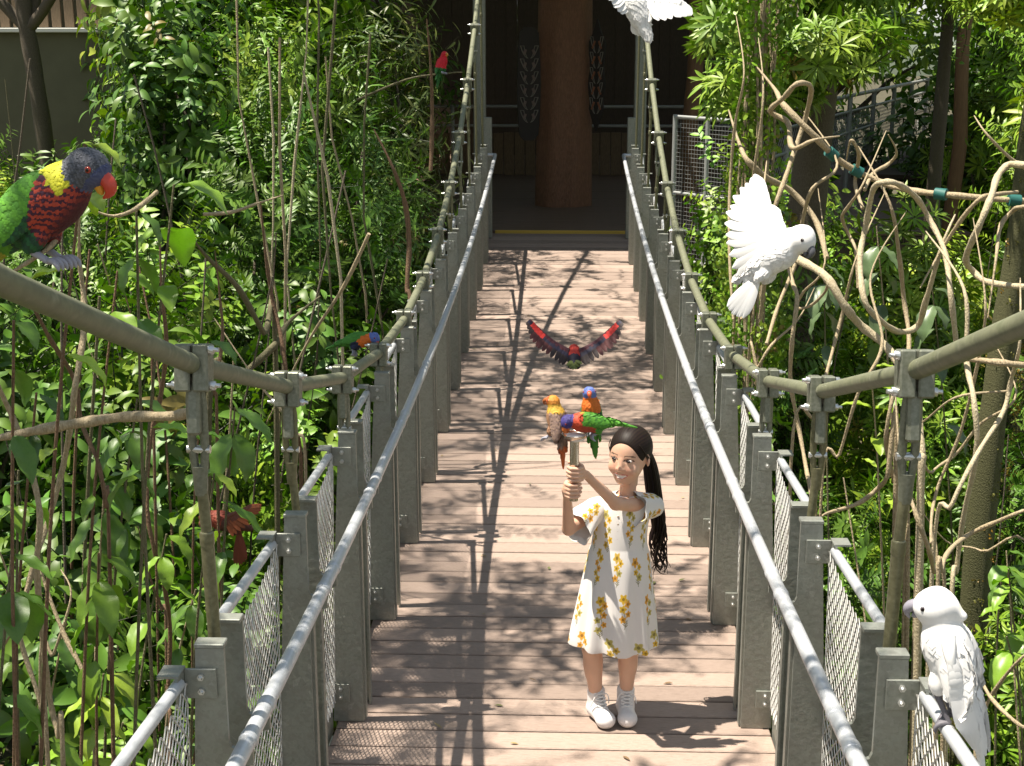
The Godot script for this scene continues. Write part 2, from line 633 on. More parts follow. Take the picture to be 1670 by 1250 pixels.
			part("clamp", clamp_mesh, cast, hg, Transform3D(Basis(Vector3.RIGHT, slope * 0.6), top))
			for e in [-1.0, 1.0]:
				for y in [0.038, -0.045]:
					part("stud", stud, bolt, hg, Transform3D(Basis(Vector3.UP, 0.0 if e > 0 else PI), top + Vector3(0, y, 0.012)))
			if l > 0.36:
				part("pin", pin, bolt, hg, Transform3D(Basis(), top))
				part("fork", fork, cast if k % 2 else rodm, hg, Transform3D(Basis(), top))
		# mesh panels between the pairs
		var net := netting()
		for k in range(0, 13):
			var da := pair_d(k) - 0.008            # far end, at the near post of this pair
			var dn := pair_d(k - 1) + 0.198        # near end, at the far post of the nearer pair
			var frame_node := Node3D.new()
			frame_node.name = "mesh_panel"
			b.add_child(frame_node, true)
			var ta := Vector3(s * 0.852, deck_y(da) + 1.125, -da + 0.03)
			var tn := Vector3(s * 0.815, deck_y(dn) + 1.19, -dn)
			mb = MB.new()
			mb.tube([ta, tn], [0.0145, 0.0145], 10)
			part("top_tube", mb.mesh(), pipe, frame_node)
			var origin := Vector3(s * 0.875, deck_y(da) + 0.085, -da)
			var ux := Vector3(s * 0.875, deck_y(dn) + 0.085, -dn) - origin
			var uy := ta - Vector3(0, 0, 0.03) - origin + Vector3(0, -0.005, 0)
			part("netting", net, wire, frame_node, Transform3D(Basis(ux, uy, Vector3(s, 0, 0)), origin))
			mb = MB.new()
			mb.tube([origin, origin + ux], [0.009, 0.009], 6)
			part("bottom_cable", mb.mesh(), wire, frame_node)
			# lacing that ties the netting to the post
			mb = MB.new()
			var lace := []
			var lr := []
			for j in 56:
				var t := j / 55.0
				lace.append(origin + uy * t + ux * (0.012 + 0.014 * sin(j * 1.9)) + Vector3(s * (0.004 + 0.007 * cos(j * 1.9)), 0, 0)); lr.append(0.0022)
			mb.tube(lace, lr, 4)
			part("lacing", mb.mesh(), wire, frame_node)

func netting() -> ArrayMesh:
	# unit panel: x along 0..1, y up 0..1, z outward in metres
	var mb := MB.new()
	var cols := 40
	var rows := 44
	for k in cols + 1:
		var pts := []
		var rad := []
		for j in rows + 1:
			var v := float(j) / rows
			var sag := 0.045 * sin(v * PI) * (1.0 if k == cols else 0.0)
			var u := (float(k) + (0.46 if (j + k) % 2 == 0 else -0.46)) / cols
			u = clampf(u, 0.0, 1.0)
			u -= (0.07 * sin(v * PI)) * u * u
			pts.append(Vector3(u - sag * 0.2, v - 0.055 * sin(u * PI) * v, 0.03 * sin(v * PI) * sin(u * PI) - 0.012 + 0.0015 * ((j + k) % 2)))
			rad.append(1.0)
		# a thin wire with three sides; the panel is about 0.83 m x 1.05 m
		for j in rows:
			var a: Vector3 = pts[j]
			var b: Vector3 = pts[j + 1]
			var w := 0.0034
			var o := [Vector3(w, 0, 0.0008), Vector3(-w * 0.5, 0, 0.0018), Vector3(-w * 0.5, 0, -0.0018)]
			var ids := []
			for q in o:
				ids.append(mb.vert(a + q))
			for q in o:
				ids.append(mb.vert(b + q))
			for e in 3:
				mb.quad(ids[e], ids[(e + 1) % 3], ids[(e + 1) % 3 + 3], ids[e + 3])
	return mb.mesh()

# ------------------------------------------------------------------ pavilion at the far end

func make_pavilion() -> void:
	var p := thing("timber_pavilion", "dark open timber pavilion with plank floor at the far end of the bridge", "pavilion")
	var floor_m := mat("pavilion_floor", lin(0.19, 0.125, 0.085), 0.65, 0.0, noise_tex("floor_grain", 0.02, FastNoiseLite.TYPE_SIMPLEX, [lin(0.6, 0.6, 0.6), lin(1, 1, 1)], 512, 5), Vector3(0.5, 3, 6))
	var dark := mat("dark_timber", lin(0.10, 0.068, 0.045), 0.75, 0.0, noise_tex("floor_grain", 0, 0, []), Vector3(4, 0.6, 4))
	var pipe := mat("dark_pipe", lin(0.36, 0.36, 0.34), 0.5, 0.4)
	var mb := MB.new()
	var y := deck_y(15.8) + 0.004
	var d := 15.83
	while d < 26.0:      # floor boards
		mb = MB.new()
		mb.box(Vector3(9.0, 0.04, 0.282), Transform3D(Basis(), Vector3(0.2, y - 0.02 + rnd(-0.0015, 0.0015), -d - 0.145)), 0.004)
		part("floor_board", mb.mesh(), floor_m, p)
		d += 0.29
	mb = MB.new()
	mb.box(Vector3(1.50, 0.05, 0.035), Transform3D(Basis(), Vector3(0.02, y - 0.018, -15.80)), 0.004)
	var nose := part("nosing_strip", mb.mesh(), mat("nosing_yellow", lin(0.55, 0.36, 0.06), 0.6), p)
	nose.set_meta("label", "yellow edge strip where the bridge meets the floor")
	mb = MB.new()
	mb.box(Vector3(9.0, 0.5, 0.06), Transform3D(Basis(), Vector3(0.2, y - 0.30, -15.86)))
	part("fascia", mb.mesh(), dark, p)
	# roof, high above the cables
	mb = MB.new()
	var tilt := Basis(Vector3.RIGHT, 0.22)
	mb.box(Vector3(8.4, 0.18, 13.0), Transform3D(tilt, Vector3(0.2, 5.85, -21.2)))
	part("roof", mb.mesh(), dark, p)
	for q in [Vector3(-4.1, 0, -15.95), Vector3(4.5, 0, -15.95), Vector3(-4.1, 0, -25.6), Vector3(4.5, 0, -25.6), Vector3(1.62, 0, -17.2)]:
		var h := 4.2 + (absf(q.z) - 14.9) * 0.22
		mb = MB.new()
		var pts := []
		var rad := []
		for j in 9:
			pts.append(Vector3(q.x + 0.03 * sin(j * 1.7 + q.x), y + h * j / 8.0 - 0.1, q.z)); rad.append((0.11 if absf(q.x) < 3.0 else 0.085) - 0.003 * j)
		mb.tube(pts, rad, 10)
		part("post", mb.mesh(), mat("orange_pole", lin(0.20, 0.105, 0.05), 0.7, 0.0, noise_tex("floor_grain", 0, 0, []), Vector3(5, 0.5, 5)), p)
	# cable saddles and towers
	for s in [-1.0, 1.0]:
		mb = MB.new()
		mb.box(Vector3(0.14, 4.35, 0.14), Transform3D(Basis(), Vector3(s * 0.93, y + 2.17, -16.32)), 0.008)
		part("cable_tower", mb.mesh(), steel(), p)
	# back wall of upright boards
	for k in 44:
		mb = MB.new()
		var w := 0.2
		mb.box(Vector3(w - 0.001, 4.6, 0.03), Transform3D(Basis(), Vector3(-4.1 + k * w, y + 2.3, -26.0 + rnd(-0.01, 0.01))))
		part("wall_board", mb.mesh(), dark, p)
	# low fence of upright boards and pipe rails behind the column
	var f := thing("board_fence", "low fence of upright brown boards with pipe rails behind the log column", "fence", Vector3(0, y, -22.2))
	var bm := mat("fence_board", lin(0.22, 0.15, 0.085), 0.75, 0.0, noise_tex("floor_grain", 0, 0, []), Vector3(5, 0.7, 5))
	for k in 46:
		mb = MB.new()
		mb.box(Vector3(0.155, 0.66 + rnd(-0.02, 0.02), 0.025), Transform3D(Basis(), Vector3(-3.7 + k * 0.17, 0.34, rnd(-0.01, 0.01))), 0.004)
		part("board", mb.mesh(), bm, f)
	for h in [0.78, 1.08]:
		mb = MB.new()
		mb.rod(Vector3(-3.9, h, 0.03), Vector3(4.2, h, 0.03), 0.025, 8)
		part("rail", mb.mesh(), pipe, f)
	for k in 5:
		mb = MB.new()
		mb.rod(Vector3(-3.6 + k * 1.9, 0, 0.07), Vector3(-3.6 + k * 1.9, 1.1, 0.07), 0.03, 8)
		part("rail_post", mb.mesh(), pipe, f)
	# the log column
	var bark := noise_tex("log_bark", 0.018, FastNoiseLite.TYPE_SIMPLEX, [lin(0.10, 0.050, 0.027), lin(0.25, 0.12, 0.065), lin(0.165, 0.08, 0.043), lin(0.32, 0.165, 0.092)], 512, 5)
	mb = MB.new()
	var rings := []
	for j in 26:
		var t := j / 25.0
		var ring := PackedVector3Array()
		for s in 40:
			var a := -TAU * s / 40
			var r := 0.350 + 0.015 * pow(1.0 - t, 8.0) + 0.02 * sin(a * 3.0 + 0.6) + 0.012 * sin(a * 7.0 + t * 4.0) - 0.02 * t
			ring.append(Vector3(r * cos(a), t * 5.2, r * sin(a)))
		rings.append(ring)
	mb.loft(rings)
	var col := part("log_column", mb.mesh(), mat("log_bark", Color.WHITE, 0.7, 0.0, bark, Vector3(3.0, 0.35, 3.0), noise_tex("log_bump", 0.05, FastNoiseLite.TYPE_SIMPLEX, [], 512, 4, true), 0.5), self)
	col.position = Vector3(0.045, y, -18.35)
	tag(col, "thick reddish brown log column standing on the pavilion floor", "column")
	carved_shield("carved_shield", "tall black and white carved shield hung left of the log column", Vector3(-0.40, y + 0.86, -18.05), 0.31, 1.42, false)
	carved_shield("carved_shield", "narrow pointed carved shield with reddish scrolls hung right of the log column", Vector3(0.47, y + 0.98, -18.1), 0.24, 1.40, true)

func carved_shield(called: String, label: String, at: Vector3, w: float, h: float, pointed: bool) -> void:
	var o := thing(called, label, "shield", at, "", -0.5 if pointed else 0.3)
	var n := 20
	var outline := PackedVector2Array()
	for j in n + 1:
		var t := float(j) / n
		var half := w * 0.5
		if pointed:
			half *= clampf(minf(t, 1.0 - t) * 5.0, 0.03, 1.0) * (0.9 + 0.1 * sin(t * PI * 6.0))
		else:
			half *= (0.72 + 0.28 * sin(t * PI * 0.9 + 0.2)) * clampf(minf(t, 1.0 - t) * 14.0 + 0.5, 0.0, 1.0)
		outline.append(Vector2(half, t * h))
	for j in n + 1:
		outline.append(Vector2(-outline[n - j].x, outline[n - j].y))
	var mb := MB.new()
	mb.prism(outline, 0.03)
	part("board", mb.mesh(), mat("shield_dark", lin(0.025, 0.018, 0.014), 0.7), o)
	# carved raised bands
	var tint := mat("shield_red", lin(0.26, 0.10, 0.05), 0.7) if pointed else mat("shield_ash", lin(0.17, 0.12, 0.10), 0.7)
	var pale := mat("shield_pale", lin(0.20, 0.18, 0.15), 0.8)
	var m := 5 if pointed else 6
	for r in m:
		var cy := h * (0.16 + 0.68 * (r + 0.5) / m)
		for c in [-1.0, 1.0]:
			var lobe := []
			var rad := []
			var tall := h * 0.72 / m
			for q in 25:
				var t := q / 24.0
				var bow := sin(PI * t) if q < 13 else sin(PI * t) * 0.55
				lobe.append(Vector3(c * w * (0.05 + 0.33 * bow), cy + (sin(TAU * t - PI * 0.5) * 0.5) * tall * (1.0 if pointed else 0.9), 0.016)); rad.append(0.004 + 0.004 * bow)
			mb = MB.new()
			mb.tube(lobe, rad, 5)
			part("scroll", mb.mesh(), pale, o)
			mb = MB.new()
			mb.box(Vector3(w * 0.12, h * (0.075 if pointed else 0.05), 0.016), Transform3D(Basis(Vector3.BACK, c * 0.35), Vector3(c * w * 0.19, cy, 0.014)), 0.006)
			part("boss", mb.mesh(), tint, o)
	mb = MB.new()
	mb.rod(Vector3(0, h * 0.6, -0.01), Vector3(0.24 if not pointed else -0.2, h * 0.6, -0.2), 0.015, 6)
	part("bracket", mb.mesh(), mat("dark_pipe", Color.WHITE), o)

# ------------------------------------------------------------------ the other walkway, the building

func make_side_walkway() -> void:
	var a := Vector3(1.95, 0, -14.7)
	var b := Vector3(7.6, 0, -28.5)
	var w := thing("side_walkway", "raised walkway with pipe rails and wire mesh behind the right hand shrubs", "walkway")
	var pipe := mat("walkway_pipe", lin(0.34, 0.35, 0.34), 0.5, 0.3)
	var dir := (b - a).normalized()
	var out := Vector3(dir.z, 0, -dir.x) * -1.0
	for h in [1.35, 1.64, 1.86]:
		for off in [0.0]:
			var mb := MB.new()
			mb.rod(a + Vector3.UP * h + out * off, b + Vector3.UP * h + out * off, 0.028 if h > 1.8 else 0.02, 8)
			part("rail", mb.mesh(), pipe, w)
	for k in 9:
		for off in [0.0]:
			var p: Vector3 = a.lerp(b, k / 8.0) + out * off
			var mb := MB.new()
			mb.rod(Vector3(p.x, ground_h(p.x, p.z) - 0.1, p.z), p + Vector3.UP * 1.88, 0.035, 8)
			part("post", mb.mesh(), pipe, w)
	var mb := MB.new()
	mb.box(Vector3(1.5, 0.06, (b - a).length() * 0.6), Transform3D(Basis(Vector3.UP, atan2(dir.x, dir.z)), a.lerp(b, 0.7) + Vector3.UP * 0.72 + out * 0.75))
	part("deck", mb.mesh(), mat("dark_timber", Color.WHITE), w)
	# crossed wires
	mb = MB.new()
	var l := (b - a).length()
	var step := 0.11
	for off in [0.0]:
		var n := int(l / step)
		for k in range(-6, n):
			for sg in [1.0, -1.0]:
				var t0 := k * step
				var p0 := Vector2(t0, 0.9) if sg > 0 else Vector2(t0, 1.64)
				var p1 := Vector2(t0 + 0.74, 1.64) if sg > 0 else Vector2(t0 + 0.74, 0.9)
				if p0.x < 0.0 or p1.x > l:
					continue
				mb.rod(a + dir * p0.x + Vector3.UP * p0.y + out * off, a + dir * p1.x + Vector3.UP * p1.y + out * off, 0.004, 3)
	var net := part("mesh_infill", mb.mesh(), pipe, w)
	net.set_meta("kind", "stuff")
	# mesh gate panel standing where the walkway starts
	var g := thing("mesh_gate", "steel framed wire mesh gate beside the end of the bridge", "gate", Vector3(1.12, 0.0, -13.6), "", -0.9)
	for x in [0.0, 0.45, 0.9]:
		mb = MB.new()
		mb.rod(Vector3(x, -1.55, 0), Vector3(x, 1.95, 0), 0.022, 8)
		part("upright", mb.mesh(), pipe, g)
	for y in [0.55, 1.2, 1.93]:
		mb = MB.new()
		mb.rod(Vector3(0, y, 0), Vector3(0.9, y, 0), 0.018, 8)
		part("crossbar", mb.mesh(), pipe, g)
	mb = MB.new()
	for k in 23:
		mb.rod(Vector3(k * 0.04, 0.55, 0), Vector3(k * 0.04, 1.93, 0), 0.0016, 3)
	for k in 35:
		mb.rod(Vector3(0, 0.55 + k * 0.04, 0), Vector3(0.9, 0.55 + k * 0.04, 0), 0.0016, 3)
	var infill := part("mesh_infill", mb.mesh(), pipe, g)
	infill.set_meta("kind", "stuff")

func make_building() -> void:
	var o := thing("plain_building", "olive rendered building wall with timber slats above, behind the shrubs", "building", Vector3(-9.2, 0, -22.5))
	var render_m := mat("olive_render", lin(0.120, 0.115, 0.068), 0.9, 0.0, noise_tex("render_tone", 0.008, FastNoiseLite.TYPE_SIMPLEX, [lin(0.82, 0.82, 0.82), lin(1, 1, 1)]), Vector3.ONE * 0.4)
	var mb := MB.new()
	mb.box(Vector3(6.4, 4.6, 0.3), Transform3D(Basis(), Vector3(0, 0.42, 0)))
	part("wall", mb.mesh(), render_m, o)
	mb = MB.new()
	mb.box(Vector3(6.5, 0.07, 0.46), Transform3D(Basis(), Vector3(0, 2.755, 0.05)), 0.01)
	part("coping", mb.mesh(), mat("pale_coping", lin(0.55, 0.55, 0.5), 0.8), o)
	for k in 30:
		mb = MB.new()
		mb.box(Vector3(0.15, 1.9, 0.05), Transform3D(Basis(), Vector3(-3.1 + k * 0.21, 3.75, -0.15)), 0.006)
		part("slat", mb.mesh(), mat("slat_timber", lin(0.20, 0.14, 0.085), 0.8, 0.0, noise_tex("floor_grain", 0, 0, []), Vector3(5, 0.7, 5)), o)
	mb = MB.new()
	mb.box(Vector3(6.4, 2.0, 0.1), Transform3D(Basis(), Vector3(0, 3.79, -0.4)))
	part("upper_wall", mb.mesh(), render_m, o)

# ------------------------------------------------------------------ leaves and sprigs

func leaf(mb: MB, base: Vector3, dir: Vector3, up: Vector3, length: float, width: float, droop := 0.3, fold := 0.25, segs := 4, belly := 0.45) -> void:
	var t := dir.normalized()
	var side := t.cross(up).normalized()
	var n := side.cross(t).normalized()
	var p := base
	var k := mb.v.size()
	for j in segs + 1:
		var f := float(j) / segs
		var g := pow(f, log(0.5) / log(belly))
		var w := width * 0.5 * sin(PI * g) if j > 0 and j < segs else 0.0
		if j == 0:
			w = width * 0.06
		mb.vert(p - side * w + n * w * fold, Vector2(0, f))
		mb.vert(p, Vector2(0.5, f))
		mb.vert(p + side * w + n * w * fold, Vector2(1, f))
		t = t.rotated(side, -droop / segs)
		n = side.cross(t).normalized()
		p += t * length / segs
	for j in segs:
		var a := k + j * 3
		if j < segs - 1:
			mb.quad(a, a + 1, a + 4, a + 3)
			mb.quad(a + 1, a + 2, a + 5, a + 4)
		else:
			mb.tri(a, a + 1, a + 4)
			mb.tri(a + 1, a + 2, a + 4)

func sprig(kind: String, variant: int) -> ArrayMesh:
	var key := "%s%d" % [kind, variant]
	if sprigs.has(key):
		return sprigs[key]
	var r := RandomNumberGenerator.new()
	r.seed = key.hash()
	var mb := MB.new()
	var twig := Color(0.16, 0.12, 0.07)
	match kind:
		"broad":
			mb.col = twig
			mb.tube([Vector3(0, 0, 0), Vector3(0.01, 0.12, 0), Vector3(-0.01, 0.26, 0.01)], [0.004, 0.003, 0.0015], 4, false)
			for j in 8:
				var a := j * 2.4 + r.randf() * 0.5
				var y := 0.05 + 0.21 * j / 7.0
				var d := Vector3(cos(a), 0.25 + 0.4 * j / 7.0, sin(a))
				var s := r.randf_range(0.8, 1.15)
				var g := r.randf_range(0.75, 1.2)
				mb.col = Color(0.9 * g, g, 0.8 * g)
				leaf(mb, Vector3(0, y, 0), d, Vector3.UP, 0.125 * s, 0.048 * s, r.randf_range(0.6, 1.5), 0.25, 5)
		"fine":
			mb.col = twig
			mb.tube([Vector3(0, 0, 0), Vector3(0.015, 0.14, 0), Vector3(0.0, 0.3, 0.02)], [0.003, 0.0022, 0.001], 3, false)
			for j in 17:
				var a := (PI if j % 2 else 0.0) + r.randf_range(-0.7, 0.7)
				var y := 0.03 + 0.27 * j / 16.0
				var d := Vector3(cos(a), 0.55 + r.randf() * 0.3, sin(a))
				var s := r.randf_range(0.75, 1.15)
				var g := r.randf_range(0.75, 1.25)
				mb.col = Color(0.92 * g, g, 0.75 * g)
				leaf(mb, Vector3(0.01, y, 0.005), d, Vector3(0, 1, 0.3), 0.08 * s, 0.021 * s, r.randf_range(0.2, 0.9), 0.2, 3)
		"small":
			mb.col = twig
			mb.tube([Vector3(0, 0, 0), Vector3(0.01, 0.1, 0.01), Vector3(-0.01, 0.2, 0.0)], [0.0025, 0.002, 0.001], 3, false)
			for j in 14:
				var a := j * 2.4 + r.randf()
				var y := 0.02 + 0.18 * j / 13.0
				var g := r.randf_range(0.75, 1.25)
				mb.col = Color(0.9 * g, g, 0.7 * g)
				leaf(mb, Vector3(0, y, 0), Vector3(cos(a), 0.4, sin(a)), Vector3.UP, 0.052 * r.randf_range(0.8, 1.2), 0.024, r.randf_range(0.2, 0.8), 0.2, 3)
		"whorl":
			mb.col = twig
			mb.tube([Vector3(0, -0.12, 0), Vector3(0, 0.0, 0), Vector3(0, 0.03, 0)], [0.004, 0.0035, 0.003], 4, false)
			for j in 15:
				var a := j * 2.399 + r.randf() * 0.3
				var up := 0.15 + 0.9 * j / 14.0
				var s := r.randf_range(0.8, 1.15)
				var g := r.randf_range(0.8, 1.25)
				mb.col = Color(g, 1.02 * g, 0.75 * g)
				leaf(mb, Vector3(cos(a) * 0.006, 0.03 * j / 14.0, sin(a) * 0.006), Vector3(cos(a), up, sin(a)), Vector3.UP, 0.125 * s, 0.022 * s, r.randf_range(0.3, 0.9), 0.22, 4, 0.55)
		"bamboo":
			mb.col = Color(0.3, 0.27, 0.13)
			mb.tube([Vector3(0, 0, 0), Vector3(0.02, 0.16, 0), Vector3(0.06, 0.3, 0.02)], [0.0025, 0.002, 0.001], 3, false)
			for j in 9:
				var a := r.randf_range(0, TAU)
				var y := 0.08 + 0.22 * j / 8.0
				var s := r.randf_range(0.8, 1.2)
				var g := r.randf_range(0.8, 1.25)
				mb.col = Color(0.95 * g, g, 0.7 * g)
				leaf(mb, Vector3(0.03, y, 0.01), Vector3(cos(a), r.randf_range(-0.3, 0.7), sin(a)), Vector3.UP, 0.15 * s, 0.018 * s, r.randf_range(0.4, 1.1), 0.15, 4, 0.4)
		"grass":
			for j in 16:
				var a := r.randf_range(0, TAU)
				var g := r.randf_range(0.7, 1.3)
				mb.col = Color(g, g, 0.7 * g)
				leaf(mb, Vector3(r.randf_range(-0.06, 0.06), 0, r.randf_range(-0.06, 0.06)), Vector3(cos(a) * 0.4, 1, sin(a) * 0.4), Vector3(cos(a), 0, sin(a)), r.randf_range(0.12, 0.3), 0.009, -r.randf_range(0.3, 1.2), 0.1, 3)
		"ivy":
			for j in 12:
				var a := r.randf_range(0, TAU)
				var g := r.randf_range(0.7, 1.3)
				mb.col = Color(0.95 * g, g, 0.7 * g)
				leaf(mb, Vector3(r.randf_range(-0.07, 0.07), r.randf_range(-0.09, 0.09), r.randf_range(-0.02, 0.02)), Vector3(cos(a), -0.6 + sin(a) * 0.5, 0.5), Vector3(0, 0.3, 1), 0.045 * r.randf_range(0.7, 1.2), 0.034, 0.5, 0.15, 3)
		"litter":
			for j in 7:
				var a := r.randf_range(0, TAU)
				var g := r.randf_range(0.6, 1.3)
				mb.col = Color(g, g * 0.95, 0.9 * g)
				leaf(mb, Vector3(r.randf_range(-0.15, 0.15), r.randf_range(0.005, 0.03), r.randf_range(-0.15, 0.15)), Vector3(cos(a), r.randf_range(-0.1, 0.2), sin(a)), Vector3.UP, 0.1, 0.04, r.randf_range(-0.5, 0.5), 0.3, 3)
	sprigs[key] = mb.mesh()
	return sprigs[key]

func leaf_mat() -> StandardMaterial3D:
	var m := vmat("green_leaf", 0.47, lin(0.22, 0.32, 0.03))
	m.metallic_specular = 0.5
	return m

# spots: Array of [position (world), direction, scale, tint]; one multimesh per variant under parent
func foliage(parent: Node3D, kind: String, spots: Array, called := "foliage", variants := 3) -> void:
	for k in variants:
		var mine := []
		for j in range(k, spots.size(), variants):
			mine.append(spots[j])
		if mine.is_empty():
			continue
		var mm := MultiMesh.new()
		mm.transform_format = MultiMesh.TRANSFORM_3D
		mm.use_colors = true
		mm.mesh = sprig(kind, k)
		mm.instance_count = mine.size()
		for j in mine.size():
			var s: Array = mine[j]
			mm.set_instance_transform(j, Transform3D(frame(s[1], rnd(0, TAU)).scaled(Vector3.ONE * s[2]), s[0] - parent.position))
			mm.set_instance_color(j, s[3])
		var o := MultiMeshInstance3D.new()
		o.name = called
		o.multimesh = mm
		o.material_override = leaf_mat()
		parent.add_child(o, true)
		o.set_meta("kind", "stuff")

const GREENS := {
	"deep": Color(0.050, 0.112, 0.014),
	"mid": Color(0.090, 0.182, 0.019),
	"bright": Color(0.172, 0.295, 0.026),
	"lime": Color(0.265, 0.370, 0.038),
	"olive": Color(0.110, 0.150, 0.040),
	"grey": Color(0.085, 0.130, 0.055),
}

func tint(name: String, spread := 0.25) -> Color:
	var c: Color = GREENS[name]
	var g := rnd(1.0 - spread, 1.0 + spread)
	var y := rnd(-0.15, 0.25)
	var out := Color(c.r * g * (1.0 + y), c.g * g, c.b * g)
	if rng.randf() < 0.004:
		out = Color(0.26, 0.20, 0.05) * rnd(0.6, 1.1)
	return out

# a clump: sprigs spread through a ball, pointing outward and up
func clump(spots: Array, c: Vector3, r: Vector3, n: int, tone: String, size: float, keep = null) -> void:
	for j in n:
		var d := rdir()
		var q := pow(rng.randf(), 0.45)
		var p := c + d * r * q
		if keep != null and not keep.call(p):
			continue
		if absf(p.x) < 0.98 and p.y < 3.4 and p.z > -15.8:
			continue
		var g := (d * Vector3(1, 0.6, 1) + Vector3(0, 0.45, 0) + rdir() * 0.5)
		spots.append([p, g, size * rnd(0.75, 1.25), tint(tone)])

func bark(key: String) -> StandardMaterial3D:
	var tex := noise_tex("bark", 0.03, FastNoiseLite.TYPE_SIMPLEX, [lin(0.32, 0.30, 0.27), lin(1, 1, 1), lin(0.55, 0.53, 0.47), lin(1.0, 1.0, 0.95)], 512, 5)
	var bump := noise_tex("bark_bump", 0.06, FastNoiseLite.TYPE_SIMPLEX, [], 512, 4, true)
	var c := {"grey_bark": lin(0.13, 0.105, 0.075), "tan_bark": lin(0.46, 0.37, 0.24), "red_bark": lin(0.20, 0.118, 0.066), "dark_bark": lin(0.07, 0.055, 0.035), "olive_bark": lin(0.16, 0.145, 0.075), "moss_bark": lin(0.10, 0.10, 0.04), "pale_bark": lin(0.56, 0.48, 0.33)}
	return mat(key, c[key], 0.8, 0.0, tex, Vector3(6, 2, 6), bump, 0.6)

func limb(mb: MB, a: Vector3, b: Vector3, r0: float, r1: float, wob := 0.12, sides := 6) -> void:
	var pts := []
	var rad := []
	var n := 6
	var l := (b - a).length()
	var o1 := rdir() * l * wob
	var o2 := rdir() * l * wob * 0.5
	for j in n + 1:
		var t := float(j) / n
		pts.append(a.lerp(b, t) + o1 * sin(t * PI) + o2 * sin(t * TAU)); rad.append(lerpf(r0, r1, t))
	mb.tube(pts, rad, sides, false)

# a shrub or tree: stems from the ground to every clump; clumps: Array of [centre, radii, count]
func plant(called: String, label: String, category: String, group: String, base: Vector3, clumps: Array, kind: String, tone: String, size: float, trunk_r: float, wood := "grey_bark", stems := 1, keep = null, fork_y := 0.0) -> Node3D:
	var o := thing(called, label, category, base, group)
	var mb := MB.new()
	var top := Vector3.ZERO
	for c in clumps:
		top += c[0]
	top = top / clumps.size() - base
	if stems == 1:
		var fork := Vector3(top.x * 0.35, maxf(top.y * 0.55, 0.2), top.z * 0.35)
		if fork_y > 0.0:
			fork = Vector3(0.1, fork_y, 0)
		limb(mb, Vector3(0, -0.1, 0), fork, trunk_r, trunk_r * 0.7, 0.03 if fork_y > 0.0 else 0.06, 8)
		for c in clumps:
			if fork_y > 0.0 and rng.randf() < 0.55:
				continue
			limb(mb, fork * (rnd(0.97, 1.0) if fork_y > 0.0 else rnd(0.75, 1.0)), c[0] - base, trunk_r * (0.11 if fork_y > 0.0 else 0.5), trunk_r * (0.04 if fork_y > 0.0 else 0.12), 0.04 if fork_y > 0.0 else 0.14)
	else:
		for c in clumps:
			limb(mb, Vector3(rnd(-0.15, 0.15), -0.1, rnd(-0.15, 0.15)), c[0] - base, trunk_r, trunk_r * 0.3, 0.1)
	part("trunk" if stems == 1 else "stems", mb.mesh(), bark(wood), o)
	var spots := []
	for c in clumps:
		clump(spots, c[0], c[1], c[2], tone, size, keep)
	foliage(o, kind, spots, "crown" if stems == 1 else "foliage")
	return o

func shrub_at(called: String, label: String, group: String, x: float, d: float, h: float, w: float, n: int, kind: String, tone: String, size: float, wood := "grey_bark", low := 0.15) -> void:
	var base := Vector3(x, ground_h(x, -d), -d)
	var clumps := []
	var m := maxi(4, int(h * 3.2))
	for j in m:
		var t := lerpf(low, 1.0, (j + 0.5) / m)
		var a := rnd(0, TAU)
		var rr := w * (0.55 + 0.45 * sin(t * PI)) * 0.6
		clumps.append([base + Vector3(cos(a) * rr * rng.randf(), h * t, sin(a) * rr * rng.randf()), Vector3(w * 0.55, h * 0.2 + 0.1, w * 0.55), n / m])
	plant(called, label + where_is(x, d), "shrub", group, base, clumps, kind, tone, size, 0.018 + h * 0.006, wood, 5)

func where_is(x: float, d: float) -> String:
	var near := "close beside" if absf(x) < 2.0 else ("a little behind" if absf(x) < 3.2 else "far behind")
	var side := "left" if x < 0.0 else "right"
	if d > 15.6:
		return " %s the %s front pavilion post" % ["beside" if absf(x) < 5.0 else "well outside", side]
	var names := ["first", "second", "third", "fourth", "fifth", "sixth", "seventh", "eighth", "ninth", "tenth", "eleventh", "twelfth", "thirteenth"]
	return " %s the %s %s post pair from the pavilion" % [near, names[clampi(12 - roundi((d - FIRST) / PITCH), 0, 12)], side]

# ------------------------------------------------------------------ the jungle on both sides

